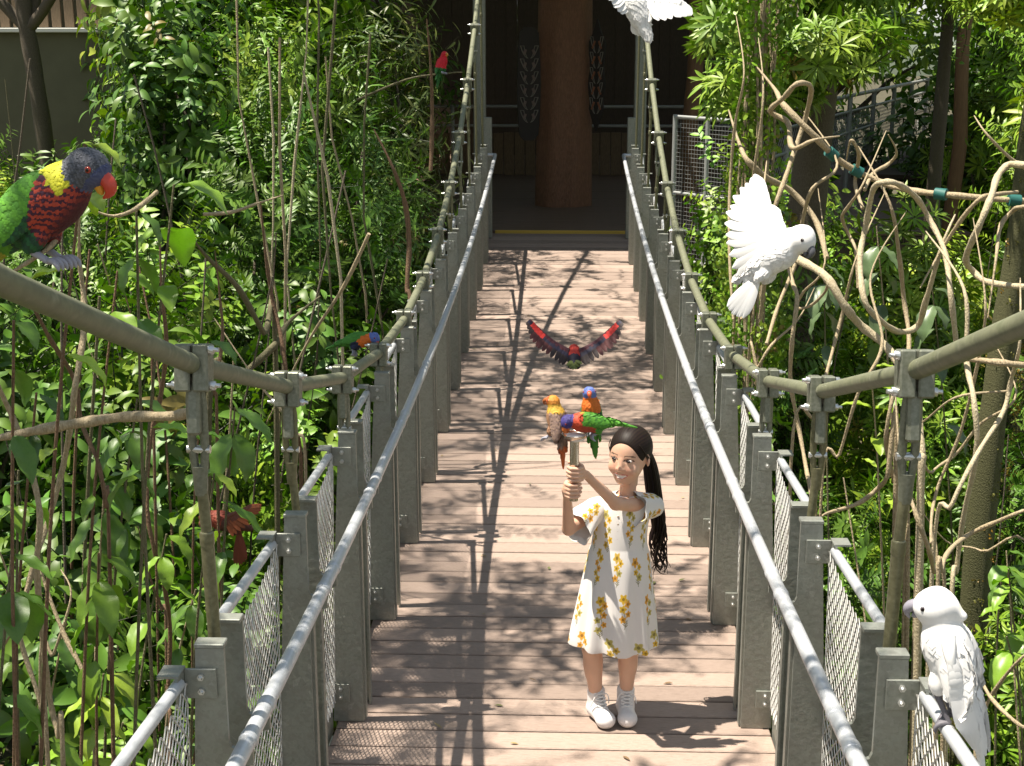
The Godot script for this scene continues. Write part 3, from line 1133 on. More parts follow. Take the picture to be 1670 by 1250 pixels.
func make_jungle() -> void:
	# left, from the bridge outwards and away: [x, distance, height, half width, sprigs, kind, tone, size]
	var fine_l := ["dense fine leaved shrub", "fine leaved shrubs on the left bank"]
	var bam_l := ["narrow leaved shrub", "narrow leaved shrubs on the left bank"]
	var brd_l := ["glossy broad leaved shrub", "broad leaved shrubs on the left bank"]
	var left := [
		# low and dark, close to the bridge
		[-1.75, 6.6, 1.5, 0.5, 130, "broad", "mid", 1.1], [-2.3, 5.7, 1.6, 0.55, 150, "broad", "mid", 1.3], [-1.65, 8.2, 1.9, 0.55, 190, "small", "bright", 1.6],
		[-2.5, 7.4, 2.2, 0.6, 260, "broad", "mid", 1.3], [-1.7, 9.6, 2.3, 0.6, 260, "broad", "mid", 1.2], [-2.7, 9.0, 2.7, 0.7, 330, "small", "bright", 1.6],
		[-3.4, 7.8, 2.3, 0.7, 330, "broad", "mid", 1.3], [-1.55, 11.2, 2.7, 0.5, 330, "fine", "mid", 1.1], [-2.4, 10.8, 3.2, 0.7, 560, "fine", "mid", 1.25],
		[-3.5, 9.9, 2.7, 0.8, 560, "fine", "mid", 1.2], [-4.4, 9.2, 2.7, 0.8, 460, "fine", "deep", 1.2], [-1.7, 12.8, 3.4, 0.55, 460, "bamboo", "mid", 1.2],
		[-2.6, 12.6, 3.9, 0.8, 760, "fine", "bright", 1.2], [-3.3, 12.0, 3.9, 0.75, 640, "broad", "mid", 1.25], [-4.8, 11.4, 2.5, 0.9, 560, "fine", "mid", 1.3],
		[-1.75, 14.6, 4.2, 0.6, 460, "bamboo", "olive", 1.2], [-2.8, 14.6, 4.7, 0.9, 560, "broad", "bright", 1.5], [-3.75, 14.0, 4.6, 0.8, 600, "broad", "mid", 1.6],
		[-5.2, 13.2, 2.1, 0.9, 480, "fine", "bright", 1.3], [-6.0, 14.6, 2.0, 1.0, 480, "small", "lime", 1.9], [-7.2, 16.5, 2.2, 1.1, 560, "small", "lime", 2.0],
		[-3.0, 17.0, 5.2, 1.0, 560, "broad", "bright", 2.0], [-4.4, 16.6, 5.0, 1.1, 600, "broad", "lime", 2.0], [-6.0, 18.6, 2.3, 1.1, 620, "fine", "mid", 1.6],
		[-4.9, 18.0, 4.8, 0.8, 660, "fine", "bright", 1.5], [-8.2, 18.8, 2.2, 1.1, 520, "fine", "mid", 1.6], [-3.6, 6.2, 1.7, 0.6, 230, "broad", "deep", 1.0],
		[-2.9, 5.0, 1.4, 0.5, 150, "broad", "mid", 0.9], [-2.05, 4.2, 1.2, 0.4, 120, "broad", "mid", 0.85], [-1.5, 5.2, 1.15, 0.35, 100, "bamboo", "mid", 0.9],
		[-1.4, 7.3, 1.4, 0.3, 60, "bamboo", "olive", 0.9], [-3.2, 19.5, 6.0, 1.2, 800, "fine", "mid", 1.6], [-4.9, 20.0, 5.6, 1.2, 800, "broad", "deep", 1.5],
	]
	for a in left:
		var w: Array = {"fine": fine_l, "bamboo": bam_l, "broad": brd_l, "small": ["pale small leaved bush", "pale bushes before the wall"]}[a[5]]
		shrub_at({"fine": "fine_leaf_shrub", "bamboo": "narrow_leaf_shrub", "broad": "broad_leaf_shrub", "small": "pale_bush"}[a[5]], w[0], w[1], a[0], a[1], a[2], a[3], a[4], a[5], a[6], a[7])
	# right
	var right := [
		[1.75, 7.6, 1.5, 0.5, 200, "fine", "mid", 1.0], [2.5, 6.6, 1.4, 0.5, 200, "whorl", "bright", 0.9], [2.2, 8.6, 2.0, 0.6, 330, "whorl", "bright", 1.0], [1.6, 9.6, 2.3, 0.5, 330, "fine", "mid", 1.1],
		[3.1, 7.9, 1.9, 0.7, 330, "fine", "mid", 1.0], [2.6, 9.9, 2.6, 0.7, 430, "whorl", "bright", 1.1], [3.6, 9.2, 2.5, 0.7, 430, "fine", "mid", 1.1], [1.9, 11.2, 2.7, 0.6, 400, "small", "bright", 1.7], [1.5, 12.5, 2.9, 0.35, 260, "small", "bright", 1.6], [2.6, 12.7, 2.1, 0.7, 340, "small", "bright", 1.8],
		[3.0, 11.4, 2.1, 0.7, 360, "small", "lime", 1.8], [4.3, 10.6, 2.5, 0.8, 400, "whorl", "lime", 1.2], [2.7, 5.6, 1.0, 0.45, 140, "fine", "bright", 0.9], [3.6, 12.6, 1.9, 0.8, 320, "small", "lime", 1.9],
		[4.9, 12.0, 2.0, 0.9, 360, "whorl", "bright", 1.3], [3.3, 6.4, 1.3, 0.5, 190, "broad", "bright", 0.9], [2.2, 5.0, 0.75, 0.35, 90, "broad", "lime", 0.75], [5.3, 14.2, 3.9, 1.0, 560, "fine", "bright", 1.5],
		[5.6, 17.0, 4.6, 1.1, 620, "whorl", "bright", 1.6], [7.0, 16.0, 4.4, 1.1, 620, "fine", "bright", 1.6],
	]
	for a in right:
		var w: Array = {
			"fine": ["dense fine leaved shrub", "fine leaved shrubs on the right bank"], "whorl": ["shrub with starry leaf whorls", "whorled shrubs on the right bank"],
			"small": ["small leaved bush", "small leaved bushes before the walkway"], "broad": ["low broad leaved plant", "low broad leaved plants on the right bank"]}[a[5]]
		shrub_at({"fine": "fine_leaf_shrub", "whorl": "whorled_shrub", "broad": "broad_leaf_plant", "small": "small_leaf_bush"}[a[5]], w[0], w[1], a[0], a[1], a[2], a[3], a[4], a[5], a[6], a[7])
	# trees closing the view
	for a in [[-7.5, 27.0, 8.5], [-3.5, 29.0, 9.5], [1.0, 31.0, 9.0], [5.5, 28.0, 9.0], [9.5, 24.0, 8.0], [-12.0, 25.5, 8.5], [13.0, 29.0, 9.0], [7.0, 20.5, 7.5], [-4.6, 23.2, 7.0], [10.5, 18.5, 7.0], [-16.5, 30.0, 9.0], [17.5, 31.0, 9.5]]:
		var base := Vector3(a[0], ground_h(a[0], -a[1]), -a[1])
		var clumps := []
		for j in 16:
			clumps.append([base + Vector3(rnd(-2.0, 2.0), a[2] * rnd(0.15, 1.0), rnd(-1.4, 1.4)), Vector3(1.3, 1.0, 1.2), 70])
		plant("background_tree", "tall leafy background tree " + ("behind the olive walled building" if a[0] < -6.0 else ("behind the timber pavilion" if a[0] < 4.5 else "beyond the mesh railed walkway")), "tree", "trees closing the view", base, clumps, "broad", ["mid", "deep", "bright"][rng.randi() % 3], 2.1, 0.16)
	# grass on the right bank, leaves on the ground
	var grass := thing("grass_patch", "tufted green grass growing on the right bank", "grass")
	grass.set_meta("kind", "stuff")
	var spots := []
	for j in 2600:
		var x := rnd(1.2, 6.0)
		var z := -rnd(3.5, 13.0)
		spots.append([Vector3(x, ground_h(x, z), z), Vector3(rnd(-0.2, 0.2), 1, rnd(-0.2, 0.2)), rnd(0.7, 1.3), tint("bright", 0.35)])
	foliage(grass, "grass", spots, "tufts")
	var litter := thing("fallen_leaves", "fallen brown leaves lying over the dark ground", "leaves")
	litter.set_meta("kind", "stuff")
	spots = []
	for j in 2500:
		var x := rnd(1.0, 8.0) * (1.0 if rng.randf() < 0.4 else -1.0)
		var z := -rnd(2.5, 18.0)
		spots.append([Vector3(x, ground_h(x, z) + 0.005, z), Vector3(rnd(-0.1, 0.1), 1, rnd(-0.1, 0.1)), rnd(0.7, 1.3), Color(0.2, 0.13, 0.06) * rnd(0.5, 1.3)])
	foliage(litter, "litter", spots, "leaves")
	var specks := thing("deck_litter", "a few small dry leaves lying on the bridge deck", "leaves")
	specks.set_meta("kind", "stuff")
	var bits := MB.new()
	for j in 46:
		var d := rnd(4.3, 14.5)
		var x := rnd(-0.8, 0.8)
		var a := rnd(0, TAU)
		bits.col = [Color(0.16, 0.10, 0.05), Color(0.30, 0.22, 0.10), Color(0.12, 0.13, 0.04)][j % 3]
		leaf(bits, Vector3(x, deck_y(d) + 0.006, -d), Vector3(cos(a), 0.05, sin(a)), Vector3.UP, rnd(0.02, 0.05), rnd(0.008, 0.018), rnd(-0.3, 0.3), 0.3, 3)
	part("dry_leaves", bits.mesh(), vmat("dry_leaf", 0.8), specks).set_meta("kind", "stuff")
	# thin canes standing in the left understorey
	for j in 32:
		var d := rnd(5.0, 12.5)
		var x := -rnd(1.35, 1.9 + d * 0.22)
		cane(x, d, rnd(1.6, 3.6) + (0.6 if d > 8.0 else 0.0), rnd(0.006, 0.014), ["olive_bark", "tan_bark", "red_bark", "grey_bark", "dark_bark"][rng.randi() % 5], "left")
	for j in 16:
		var d := rnd(6.0, 11.0)
		var x := rnd(1.4, 1.7 + d * 0.25)
		cane(x, d, rnd(1.5, 3.2), rnd(0.005, 0.012), ["olive_bark", "tan_bark", "grey_bark"][rng.randi() % 3], "right")
	# a bundle of aerial roots beside the far left posts
	for j in 9:
		var q := Vector3(-1.45 + rnd(-0.45, 0.22), 0, -9.4 + rnd(-1.3, 1.3))
		var mb := MB.new()
		var pts := []
		var rad := []
		var top := Vector3(q.x + rnd(-0.25, 0.25), rnd(2.2, 3.6), q.z + rnd(-0.2, 0.2))
		for t in 8:
			var f := t / 7.0
			pts.append(Vector3(lerpf(q.x, top.x, f) + 0.09 * sin(f * 5.0 + j) + 0.03 * sin(f * 13.0 + j * 2.0), lerpf(ground_h(q.x, q.z) - 0.05, top.y, f), lerpf(q.z, top.z, f))); rad.append(rnd(0.005, 0.011))
		mb.tube(pts, rad, 5)
		var o := part("aerial_root", mb.mesh(), bark(["tan_bark", "olive_bark", "pale_bark"][j % 3]), self)
		tag(o, "thin tan aerial root hanging in a bundle beside the far left posts", "root", "aerial roots beside the bridge")

func cane(x: float, d: float, h: float, r: float, wood: String, side: String) -> void:
	var y := ground_h(x, -d)
	var lean := Vector3(rnd(-0.45, 0.45), 0, rnd(-0.4, 0.4)) * h * 0.35
	if side == "left":
		lean.x = minf(lean.x, -1.05 - x)
	else:
		lean.x = maxf(lean.x, 1.05 - x)
	var mb := MB.new()
	var pts := []
	var rad := []
	var o1 := rdir() * 0.08
	o1.x = absf(o1.x) * signf(x)
	for j in 9:
		var t := j / 8.0
		pts.append(Vector3(x, y - 0.05, -d) + lean * t * t + Vector3.UP * h * t + o1 * sin(t * 5.0)); rad.append(r * (1.0 - 0.5 * t))
	mb.tube(pts, rad, 6)
	var o := part("slender_stem", mb.mesh(), bark(wood), self)
	var word: String = {"olive_bark": "olive", "tan_bark": "tan", "red_bark": "reddish", "grey_bark": "grey brown", "dark_bark": "dark"}[wood]
	tag(o, "slender bare %s stem%s" % [word, where_is(x, d)], "stem", "bare %s stems %s of the bridge" % [word, side])

# ------------------------------------------------------------------ tree trunks that show singly

func trunk_mesh(pts: Array, r0: float, r1: float, knob := 0.06) -> ArrayMesh:
	var line := smooth_line(pts, 5)
	var rings := []
	var t0 := (line[1] - line[0] as Vector3).normalized()
	var side := t0.cross(Vector3.FORWARD).normalized()
	for j in line.size():
		var t: Vector3 = (line[mini(j + 1, line.size() - 1)] - line[maxi(j - 1, 0)]).normalized()
		side = (side - t * side.dot(t)).normalized()
		var up := t.cross(side)
		var r := lerpf(r0, r1, float(j) / (line.size() - 1))
		var ring := PackedVector3Array()
		for s in 16:
			var a := TAU * s / 16
			var q := r * (1.0 + knob * sin(a * 3.0 + j * 0.4) + knob * sin(j * 1.7 + a * 2.0) * 0.7)
			ring.append(line[j] + (side * cos(a) + up * sin(a)) * q)
		rings.append(ring)
	var mb := MB.new()
	mb.loft(rings)
	return mb.mesh()

func lone_tree(label: String, pts: Array, r0: float, r1: float, wood: String, clumps: Array, kind: String, tone: String, size: float) -> Node3D:
	var base: Vector3 = pts[0]
	base.y = ground_h(base.x, base.z)
	var o := thing("tree", label, "tree", base)
	var rel := [Vector3(0, -0.15, 0)]
	for p in pts.slice(1):
		rel.append(p - base)
	part("trunk", trunk_mesh(rel, r0, r1, 0.11 if wood == "moss_bark" else 0.07), bark(wood), o)
	var spots := []
	if clumps.size():
		var mb := MB.new()
		for c in clumps:
			limb(mb, rel[rel.size() - 1] * rnd(0.8, 1.0), c[0] - base, r1 * 0.45, r1 * 0.1, 0.12)
			clump(spots, c[0], c[1], c[2], tone, size)
		part("limbs", mb.mesh(), bark(wood), o)
		foliage(o, kind, spots, "crown")
	return o

func make_trunks() -> void:
	# right: stout dark trunk behind the liana hook
	var cl := []
	for q in [Vector3(1.1, 2.75, -9.6), Vector3(1.5, 3.0, -9.8), Vector3(2.0, 3.1, -9.4), Vector3(2.5, 3.2, -9.9), Vector3(1.3, 2.35, -9.3), Vector3(1.7, 2.6, -9.0), Vector3(3.0, 3.1, -10.2), Vector3(2.2, 2.75, -10.6), Vector3(1.25, 3.3, -10.2)]:
		cl.append([q, Vector3(0.42, 0.2, 0.4), 90])
	lone_tree("stout dark tree trunk with narrow starry leaves rising behind the hooked liana", [Vector3(1.80, 0, -10.0), Vector3(1.76, 0.6, -10.0), Vector3(1.82, 2.0, -10.0), Vector3(1.86, 3.2, -10.0), Vector3(1.8, 4.6, -10.1)], 0.15, 0.10, "grey_bark", cl, "whorl", "bright", 1.1)
	# right: mossy trunk behind the perched cockatoo
	cl = []
	for q in [Vector3(2.3, 3.6, -7.4), Vector3(2.8, 3.9, -7.9), Vector3(3.3, 3.6, -7.2), Vector3(2.6, 4.3, -7.0)]:
		cl.append([q, Vector3(0.55, 0.3, 0.5), 80])
	lone_tree("mossy spotted tree trunk standing on the right bank behind the big liana arch", [Vector3(2.42, 0, -7.4), Vector3(2.40, 0.2, -7.4), Vector3(2.46, 1.5, -7.4), Vector3(2.50, 2.7, -7.4), Vector3(2.6, 4.2, -7.4)], 0.082, 0.06, "moss_bark", cl, "whorl", "mid", 1.1)
	var mo := thing("moss_climber", "yellowish moss and tiny climbing leaves dotting the mossy trunk", "climber", Vector3(2.42, ground_h(2.42, -7.4), -7.4))
	var dots := []
	for j in 260:
		var a := rnd(-0.6, PI + 0.6)
		var h := rnd(0.1, 4.2)
		dots.append([Vector3(2.40 + 0.026 * h + cos(a) * 0.082, mo.position.y + h, -7.4 + sin(a) * 0.082), Vector3(cos(a) * 0.3, 1, sin(a) * 0.3), rnd(0.18, 0.4), Color(0.16, 0.15, 0.03) * rnd(0.6, 1.5) if rng.randf() < 0.7 else Color(0.30, 0.17, 0.03)])
	foliage(mo, "ivy", dots, "moss")
	cl = []
	for q in [Vector3(3.3, 3.6, -12.8), Vector3(3.9, 3.4, -13.0), Vector3(3.5, 3.1, -12.5), Vector3(4.2, 3.0, -13.2), Vector3(2.9, 3.3, -13.1)]:
		cl.append([q, Vector3(0.5, 0.25, 0.5), 80])
	lone_tree("slim dark tree trunk standing before the mesh railed walkway", [Vector3(3.45, 0, -12.9), Vector3(3.46, 1.0, -12.9), Vector3(3.47, 2.4, -12.9), Vector3(3.46, 3.8, -12.9)], 0.075, 0.05, "dark_bark", cl, "small", "bright", 1.8)
	cl = []
	for q in [Vector3(2.9, 3.0, -9.2), Vector3(3.4, 2.6, -9.0), Vector3(3.8, 3.1, -9.6), Vector3(3.1, 2.2, -8.4), Vector3(3.6, 2.1, -9.1)]:
		cl.append([q, Vector3(0.4, 0.22, 0.4), 70])
	lone_tree("pale grey tree trunk at the edge of the right hand walkway", [Vector3(3.62, 0, -10.6), Vector3(3.6, 1.0, -10.6), Vector3(3.64, 2.4, -10.6), Vector3(3.7, 3.9, -10.6)], 0.13, 0.10, "olive_bark", cl, "whorl", "lime", 1.15)
	# left: trunk before the olive wall
	cl = []
	for q in [Vector3(-5.2, 4.2, -15.0), Vector3(-6.2, 4.6, -15.2), Vector3(-5.6, 4.9, -14.6)]:
		cl.append([q, Vector3(0.7, 0.4, 0.6), 90])
	lone_tree("brown tree trunk with forked top standing before the olive wall", [Vector3(-5.6, 0, -15.0), Vector3(-5.58, 1.0, -15.0), Vector3(-5.64, 2.2, -15.0), Vector3(-5.70, 3.1, -15.0), Vector3(-5.6, 4.2, -15.0)], 0.095, 0.08, "grey_bark", cl, "fine", "mid", 1.4)
	var fk := thing("forked_branch", "bare forked branch reaching up from the trunk before the olive wall", "branch", Vector3(-5.68, 2.75, -15.0))
	for e in [Vector3(-0.75, 0.75, 0.1), Vector3(0.65, 0.7, 0.15), Vector3(0.25, 0.95, -0.1)]:
		var mb := MB.new()
		limb(mb, Vector3.ZERO, e, 0.07, 0.04, 0.06, 8)
		part("limb", mb.mesh(), bark("grey_bark"), fk)
	# orange pole-like trunks beyond the right cable
	# ivy column right of the bridge
	var iv := thing("ivy_column", "hanging column of roots overgrown with small green ivy beside the right cable", "climber", Vector3(1.22, ground_h(1.22, -9.0), -8.6))
	var mb := MB.new()
	for k in 12:
		var pts := []
		var rad := []
		for j in 9:
			var t := j / 8.0
			pts.append(Vector3(rnd(-0.03, 0.03) + 0.10 * sin(k * 2.4) * (1.0 - 0.3 * t), t * 4.9, 0.10 * cos(k * 2.4) + rnd(-0.02, 0.02))); rad.append(0.012)
		mb.tube(smooth_line(pts, 3), range(25).map(func(_q): return 0.010), 5)
	part("hanging_roots", mb.mesh(), bark("tan_bark"), iv)
	var spots := []
	for j in 900:
		var a := rnd(0, TAU)
		var h := rnd(0.4, 4.7)
		var r := 0.15 + 0.05 * sin(h * 3.0) + rnd(-0.03, 0.05)
		if rng.randf() < 0.3 + 0.3 * sin(h * 2.1 + a):
			continue
		spots.append([iv.position + Vector3(cos(a) * r, h, sin(a) * r), Vector3(cos(a) * 0.3, 1, sin(a) * 0.3), rnd(0.6, 1.1), tint("bright")])
	foliage(iv, "ivy", spots, "ivy")

# ------------------------------------------------------------------ trees whose crowns shade the bridge from above (left, out of the frame)

func shade_share(x: float, d: float) -> float:
	if d > 4.6 and d < 5.5 and x > -0.2 and x < 0.9:
		return 0.0      # open gap: the girl stands in the sun
	if d > 6.7 and d < 9.1:
		return 0.02 if x > -0.5 else 0.45
	if d < 6.7:
		return 0.76
	if d < 11.8:
		return 0.75
	return 0.28

func make_overhead_trees() -> void:
	var s := SUN / SUN.y
	var keep := func(p: Vector3) -> bool:
		var h := p.y - 0.1
		var sx := p.x - s.x * h
		return p.y > 3.3 and absf(sx) < 1.05 and rng.randf() < shade_share(sx, -(p.z - s.z * h))
	var gap := func(p: Vector3) -> bool:
		return p.y > 3.3
	for a in [[-3.9, 4.4], [-5.0, 7.4], [-6.2, 10.4], [-7.0, 13.4]]:
		var base := Vector3(a[0], ground_h(a[0], -a[1]), -a[1])
		var clumps := []
		for j in 22:
			var y := rnd(3.9, 6.2)
			clumps.append([Vector3(-0.36 * y + rnd(-1.0, 0.9), y, -a[1] + rnd(-1.7, 1.7)), Vector3(0.6, 0.3, 0.6), 34])
		plant("overhanging_tree", "tree whose leafy crown spreads high over the bridge from the left", "tree", "trees overhanging the bridge", base, clumps, "fine", "mid", 1.25, 0.12, "grey_bark", 1, keep, 5.6)


# ------------------------------------------------------------------ lianas and bent stems, each: radius, then points

const LIANAS := [
	[0.017, 0.94,2.56,-6.72, 1.01,2.46,-6.58, 1.02,2.40,-6.37, 1.14,2.28,-6.30, 1.29,2.15,-6.38, 1.47,2.06,-6.39, 1.56,2.04,-6.22, 1.69,2.04,-6.02, 2.00,2.02,-5.98, 2.26,2.01,-6.07],
	[0.014, 1.26,2.27,-6.28, 1.13,2.26,-6.18, 1.05,2.22,-6.26, 1.05,2.32,-6.42, 0.97,2.37,-6.43, 1.01,2.44,-6.30, 1.05,2.50,-6.22, 1.13,2.48,-6.33, 1.14,2.35,-6.47, 1.10,2.22,-6.45, 1.03,2.07,-6.31, 0.98,1.93,-6.26, 0.98,1.70,-6.39, 0.98,1.39,-6.52],
	[0.018, 0.86,2.34,-7.10, 0.90,2.18,-6.92, 0.93,2.11,-6.81, 1.04,2.02,-6.88, 1.17,1.95,-6.98, 1.29,1.81,-6.91, 1.32,1.65,-6.73],
	[0.016, 2.06,2.14,-5.54, 1.89,2.22,-5.47, 1.85,2.21,-5.57, 1.83,2.20,-5.69, 1.77,2.16,-5.63, 1.70,2.09,-5.47, 1.65,1.98,-5.43, 1.65,1.84,-5.56, 1.71,1.77,-5.65, 1.75,1.74,-5.57, 1.84,1.75,-5.41, 2.00,1.75,-5.40],
	[0.015, 1.67,1.98,-5.83, 1.61,1.86,-5.77, 1.59,1.61,-5.88, 1.59,1.47,-5.99, 1.49,1.46,-5.91, 1.36,1.55,-5.75, 1.29,1.64,-5.72, 1.29,1.79,-5.85, 1.32,1.91,-5.92, 1.32,2.08,-5.82, 1.33,2.13,-5.67, 1.39,2.12,-5.67, 1.50,2.05,-5.81, 1.57,1.96,-5.86, 1.61,1.84,-5.73, 1.61,1.68,-5.59, 1.66,1.47,-5.63],
	[0.021, 0.92,1.83,-6.25, 1.02,1.78,-6.24, 1.05,1.76,-6.04, 1.14,1.72,-5.82, 1.22,1.60,-5.76, 1.31,1.50,-5.83, 1.42,1.41,-5.78, 1.48,1.28,-5.57, 1.48,1.08,-5.37, 1.49,0.77,-5.34],
	[0.011, 0.89,2.02,-5.91, 1.00,1.77,-5.99, 1.02,1.67,-5.89, 1.01,1.64,-5.71, 0.99,1.48,-5.66, 1.01,1.27,-5.77, 1.06,1.07,-5.82, 1.08,0.92,-5.70, 1.08,0.82,-5.52, 1.11,0.59,-5.51],
	[0.012, 1.43,2.01,-5.98, 1.51,1.76,-6.07, 1.56,1.56,-6.14, 1.57,1.40,-6.04, 1.53,1.20,-5.85, 1.59,0.89,-5.79],
	[0.016, 1.46,1.44,-5.42, 1.60,1.48,-5.31, 1.66,1.51,-5.14, 1.77,1.50,-5.13, 1.98,1.46,-5.26],
	[0.013, 1.61,1.74,-5.42, 1.62,1.47,-5.34, 1.61,1.35,-5.17, 1.63,1.15,-5.15, 1.64,0.85,-5.27, 1.65,0.59,-5.34, 1.61,0.42,-5.23],
	[0.011, 1.76,1.58,-5.16, 1.78,1.40,-5.28, 1.75,1.28,-5.25, 1.62,1.17,-5.09, 1.51,0.99,-5.00, 1.48,0.69,-5.09],
	[0.012, 1.44,1.36,-5.64, 1.38,1.30,-5.48, 1.36,1.13,-5.47, 1.41,0.96,-5.59, 1.47,0.81,-5.64, 1.49,0.65,-5.51],
	[0.012, 1.06,0.87,-5.18, 1.12,0.82,-5.36, 1.28,0.80,-5.54, 1.36,0.87,-5.54, 1.37,0.95,-5.45, 1.41,1.06,-5.49],
	[0.011, 1.29,1.16,-4.93, 1.32,1.02,-4.79, 1.38,0.88,-4.81, 1.45,0.73,-4.96, 1.52,0.54,-5.02],
	[0.011, 1.90,1.05,-4.92, 1.73,1.02,-4.85, 1.65,0.93,-4.95, 1.59,0.86,-5.02, 1.49,0.84,-4.91, 1.41,0.83,-4.73, 1.40,0.65,-4.70],
	[0.009, 1.47,0.60,-4.70, 1.54,0.48,-4.65, 1.54,0.46,-4.46, 1.61,0.42,-4.33, 1.76,0.33,-4.38],
	[0.009, 1.81,0.58,-4.72, 1.71,0.53,-4.66, 1.68,0.38,-4.77, 1.65,0.21,-4.85, 1.60,0.06,-4.75],
	[0.011, 1.50,2.27,-6.39, 1.57,2.18,-6.50, 1.55,2.12,-6.57, 1.46,2.09,-6.46, 1.39,2.03,-6.30],
	[0.011, 1.30,2.16,-6.30, 1.29,2.26,-6.18, 1.34,2.20,-6.24, 1.37,2.12,-6.39, 1.37,2.04,-6.41, 1.38,1.95,-6.27],
	[0.009, 1.29,2.10,-5.88, 1.26,2.00,-5.98, 1.27,1.92,-6.17, 1.32,1.83,-6.23, 1.33,1.78,-6.13, 1.34,1.62,-6.08],
	[0.011, 1.26,2.15,-6.30, 1.15,2.04,-6.26, 1.13,1.89,-6.36, 1.12,1.70,-6.40, 1.02,1.50,-6.26, 0.95,1.36,-6.09],
	[0.011, 1.50,1.70,-5.65, 1.59,1.81,-5.76, 1.65,1.96,-5.70, 1.70,2.07,-5.61, 1.78,2.08,-5.68, 1.93,2.07,-5.87],
	[0.011, 1.67,1.65,-5.28, 1.71,1.87,-5.37, 1.77,1.97,-5.54, 1.82,2.03,-5.56, 1.82,2.06,-5.44, 1.92,2.07,-5.38],
	[0.010, 1.75,2.38,-5.95, 1.77,2.31,-5.81, 1.90,2.20,-5.85, 2.04,2.13,-5.91],
	[0.008, 1.23,1.54,-6.52, 1.13,1.42,-6.35, 0.99,1.34,-6.18, 0.93,1.23,-6.18, 0.90,1.09,-6.28],
	[0.009, 1.29,1.78,-5.92, 1.25,1.50,-5.97, 1.18,1.31,-5.84, 1.10,1.15,-5.65, 1.00,0.94,-5.60],
	[0.008, 1.19,1.73,-6.09, 1.12,1.58,-6.19, 1.10,1.50,-6.24, 1.14,1.53,-6.12, 1.17,1.63,-5.94, 1.17,1.70,-5.90],
	[0.008, 1.27,1.77,-5.54, 1.29,1.53,-5.35, 1.20,1.34,-5.31, 1.16,1.06,-5.40, 1.10,0.82,-5.42],
	[0.008, 1.62,1.76,-5.18, 1.63,1.57,-5.20, 1.62,1.19,-5.33, 1.55,0.92,-5.36, 1.50,0.77,-5.21, 1.51,0.54,-5.08],
	[0.009, 0.89,2.53,-6.79, 0.87,2.29,-6.89, 0.86,1.99,-6.92, 0.85,1.70,-6.78, 0.86,1.37,-6.59],
	[0.009, 0.97,2.47,-6.69, 0.96,2.25,-6.67, 0.94,1.92,-6.77, 0.93,1.58,-6.77, 0.90,1.37,-6.59],
	[0.006, 1.45,0.90,-5.41, 1.63,0.67,-5.46, 1.77,0.64,-5.42, 1.93,0.57,-5.20],
	[0.006, 1.40,1.08,-5.69, 1.47,1.19,-5.40, 1.55,1.35,-5.21, 1.74,1.38,-5.20],
	[0.008, 1.94,1.25,-5.68, 1.82,1.10,-5.73, 1.75,0.94,-5.81, 1.63,0.88,-5.73, 1.48,0.78,-5.53],
]
const TAN_STEMS := [
	[0.017, -1.64,1.61,-3.62, -1.49,1.66,-3.51, -1.35,1.70,-3.46, -1.24,1.72,-3.46, -1.12,1.74,-3.45, -0.96,1.77,-3.36, -0.86,1.82,-3.26],
	[0.010, -1.31,2.26,-3.77, -1.34,2.10,-3.82, -1.34,1.98,-3.83, -1.33,1.88,-3.77, -1.34,1.76,-3.71, -1.37,1.64,-3.73, -1.42,1.50,-3.78, -1.47,1.35,-3.78, -1.50,1.23,-3.71, -1.54,1.09,-3.67, -1.62,0.96,-3.70, -1.71,0.85,-3.74],
	[0.010, -1.48,1.93,-3.46, -1.48,1.79,-3.53, -1.47,1.70,-3.57, -1.43,1.59,-3.55, -1.39,1.45,-3.50, -1.42,1.28,-3.52, -1.45,1.00,-3.59, -1.46,0.81,-3.63, -1.43,0.73,-3.59, -1.41,0.62,-3.55],
	[0.009, -1.62,1.19,-4.03, -1.62,1.04,-4.05, -1.55,0.87,-4.00, -1.47,0.73,-3.95, -1.47,0.52,-3.98],
	[0.016, -1.51,1.95,-5.54, -1.49,1.79,-5.79, -1.41,1.62,-5.99, -1.35,1.37,-6.20, -1.36,1.25,-6.49],
	[0.020, -1.16,1.46,-6.65, -1.31,1.34,-6.58, -1.36,1.25,-6.47, -1.54,1.09,-6.41, -1.68,0.97,-6.41],
	[0.008, -1.46,1.39,-3.38, -1.47,1.25,-3.46, -1.47,1.07,-3.49, -1.42,0.90,-3.46, -1.41,0.72,-3.45],
	[0.007, -1.63,0.99,-4.23, -1.58,0.92,-4.17, -1.65,0.72,-4.16, -1.73,0.55,-4.21],
	[0.012, -1.35,1.94,-6.77, -1.46,1.91,-6.69, -1.58,1.87,-6.67, -1.72,1.86,-6.65],
	[0.009, -1.34,2.22,-3.95, -1.28,2.20,-3.97, -1.22,2.22,-3.99, -1.18,2.26,-4.07],
	[0.007, -1.18,2.20,-2.80, -1.09,2.25,-2.75, -1.03,2.29,-2.77, -1.02,2.32,-2.83, -1.00,2.36,-2.85],
	[0.013, -1.67,0.52,-7.54, -1.36,1.07,-7.31, -1.12,1.42,-7.12, -0.96,1.72,-7.00],
	[0.010, -1.64,1.39,-6.44, -1.42,1.11,-6.32, -1.23,0.90,-6.22, -1.18,0.61,-6.19],
]
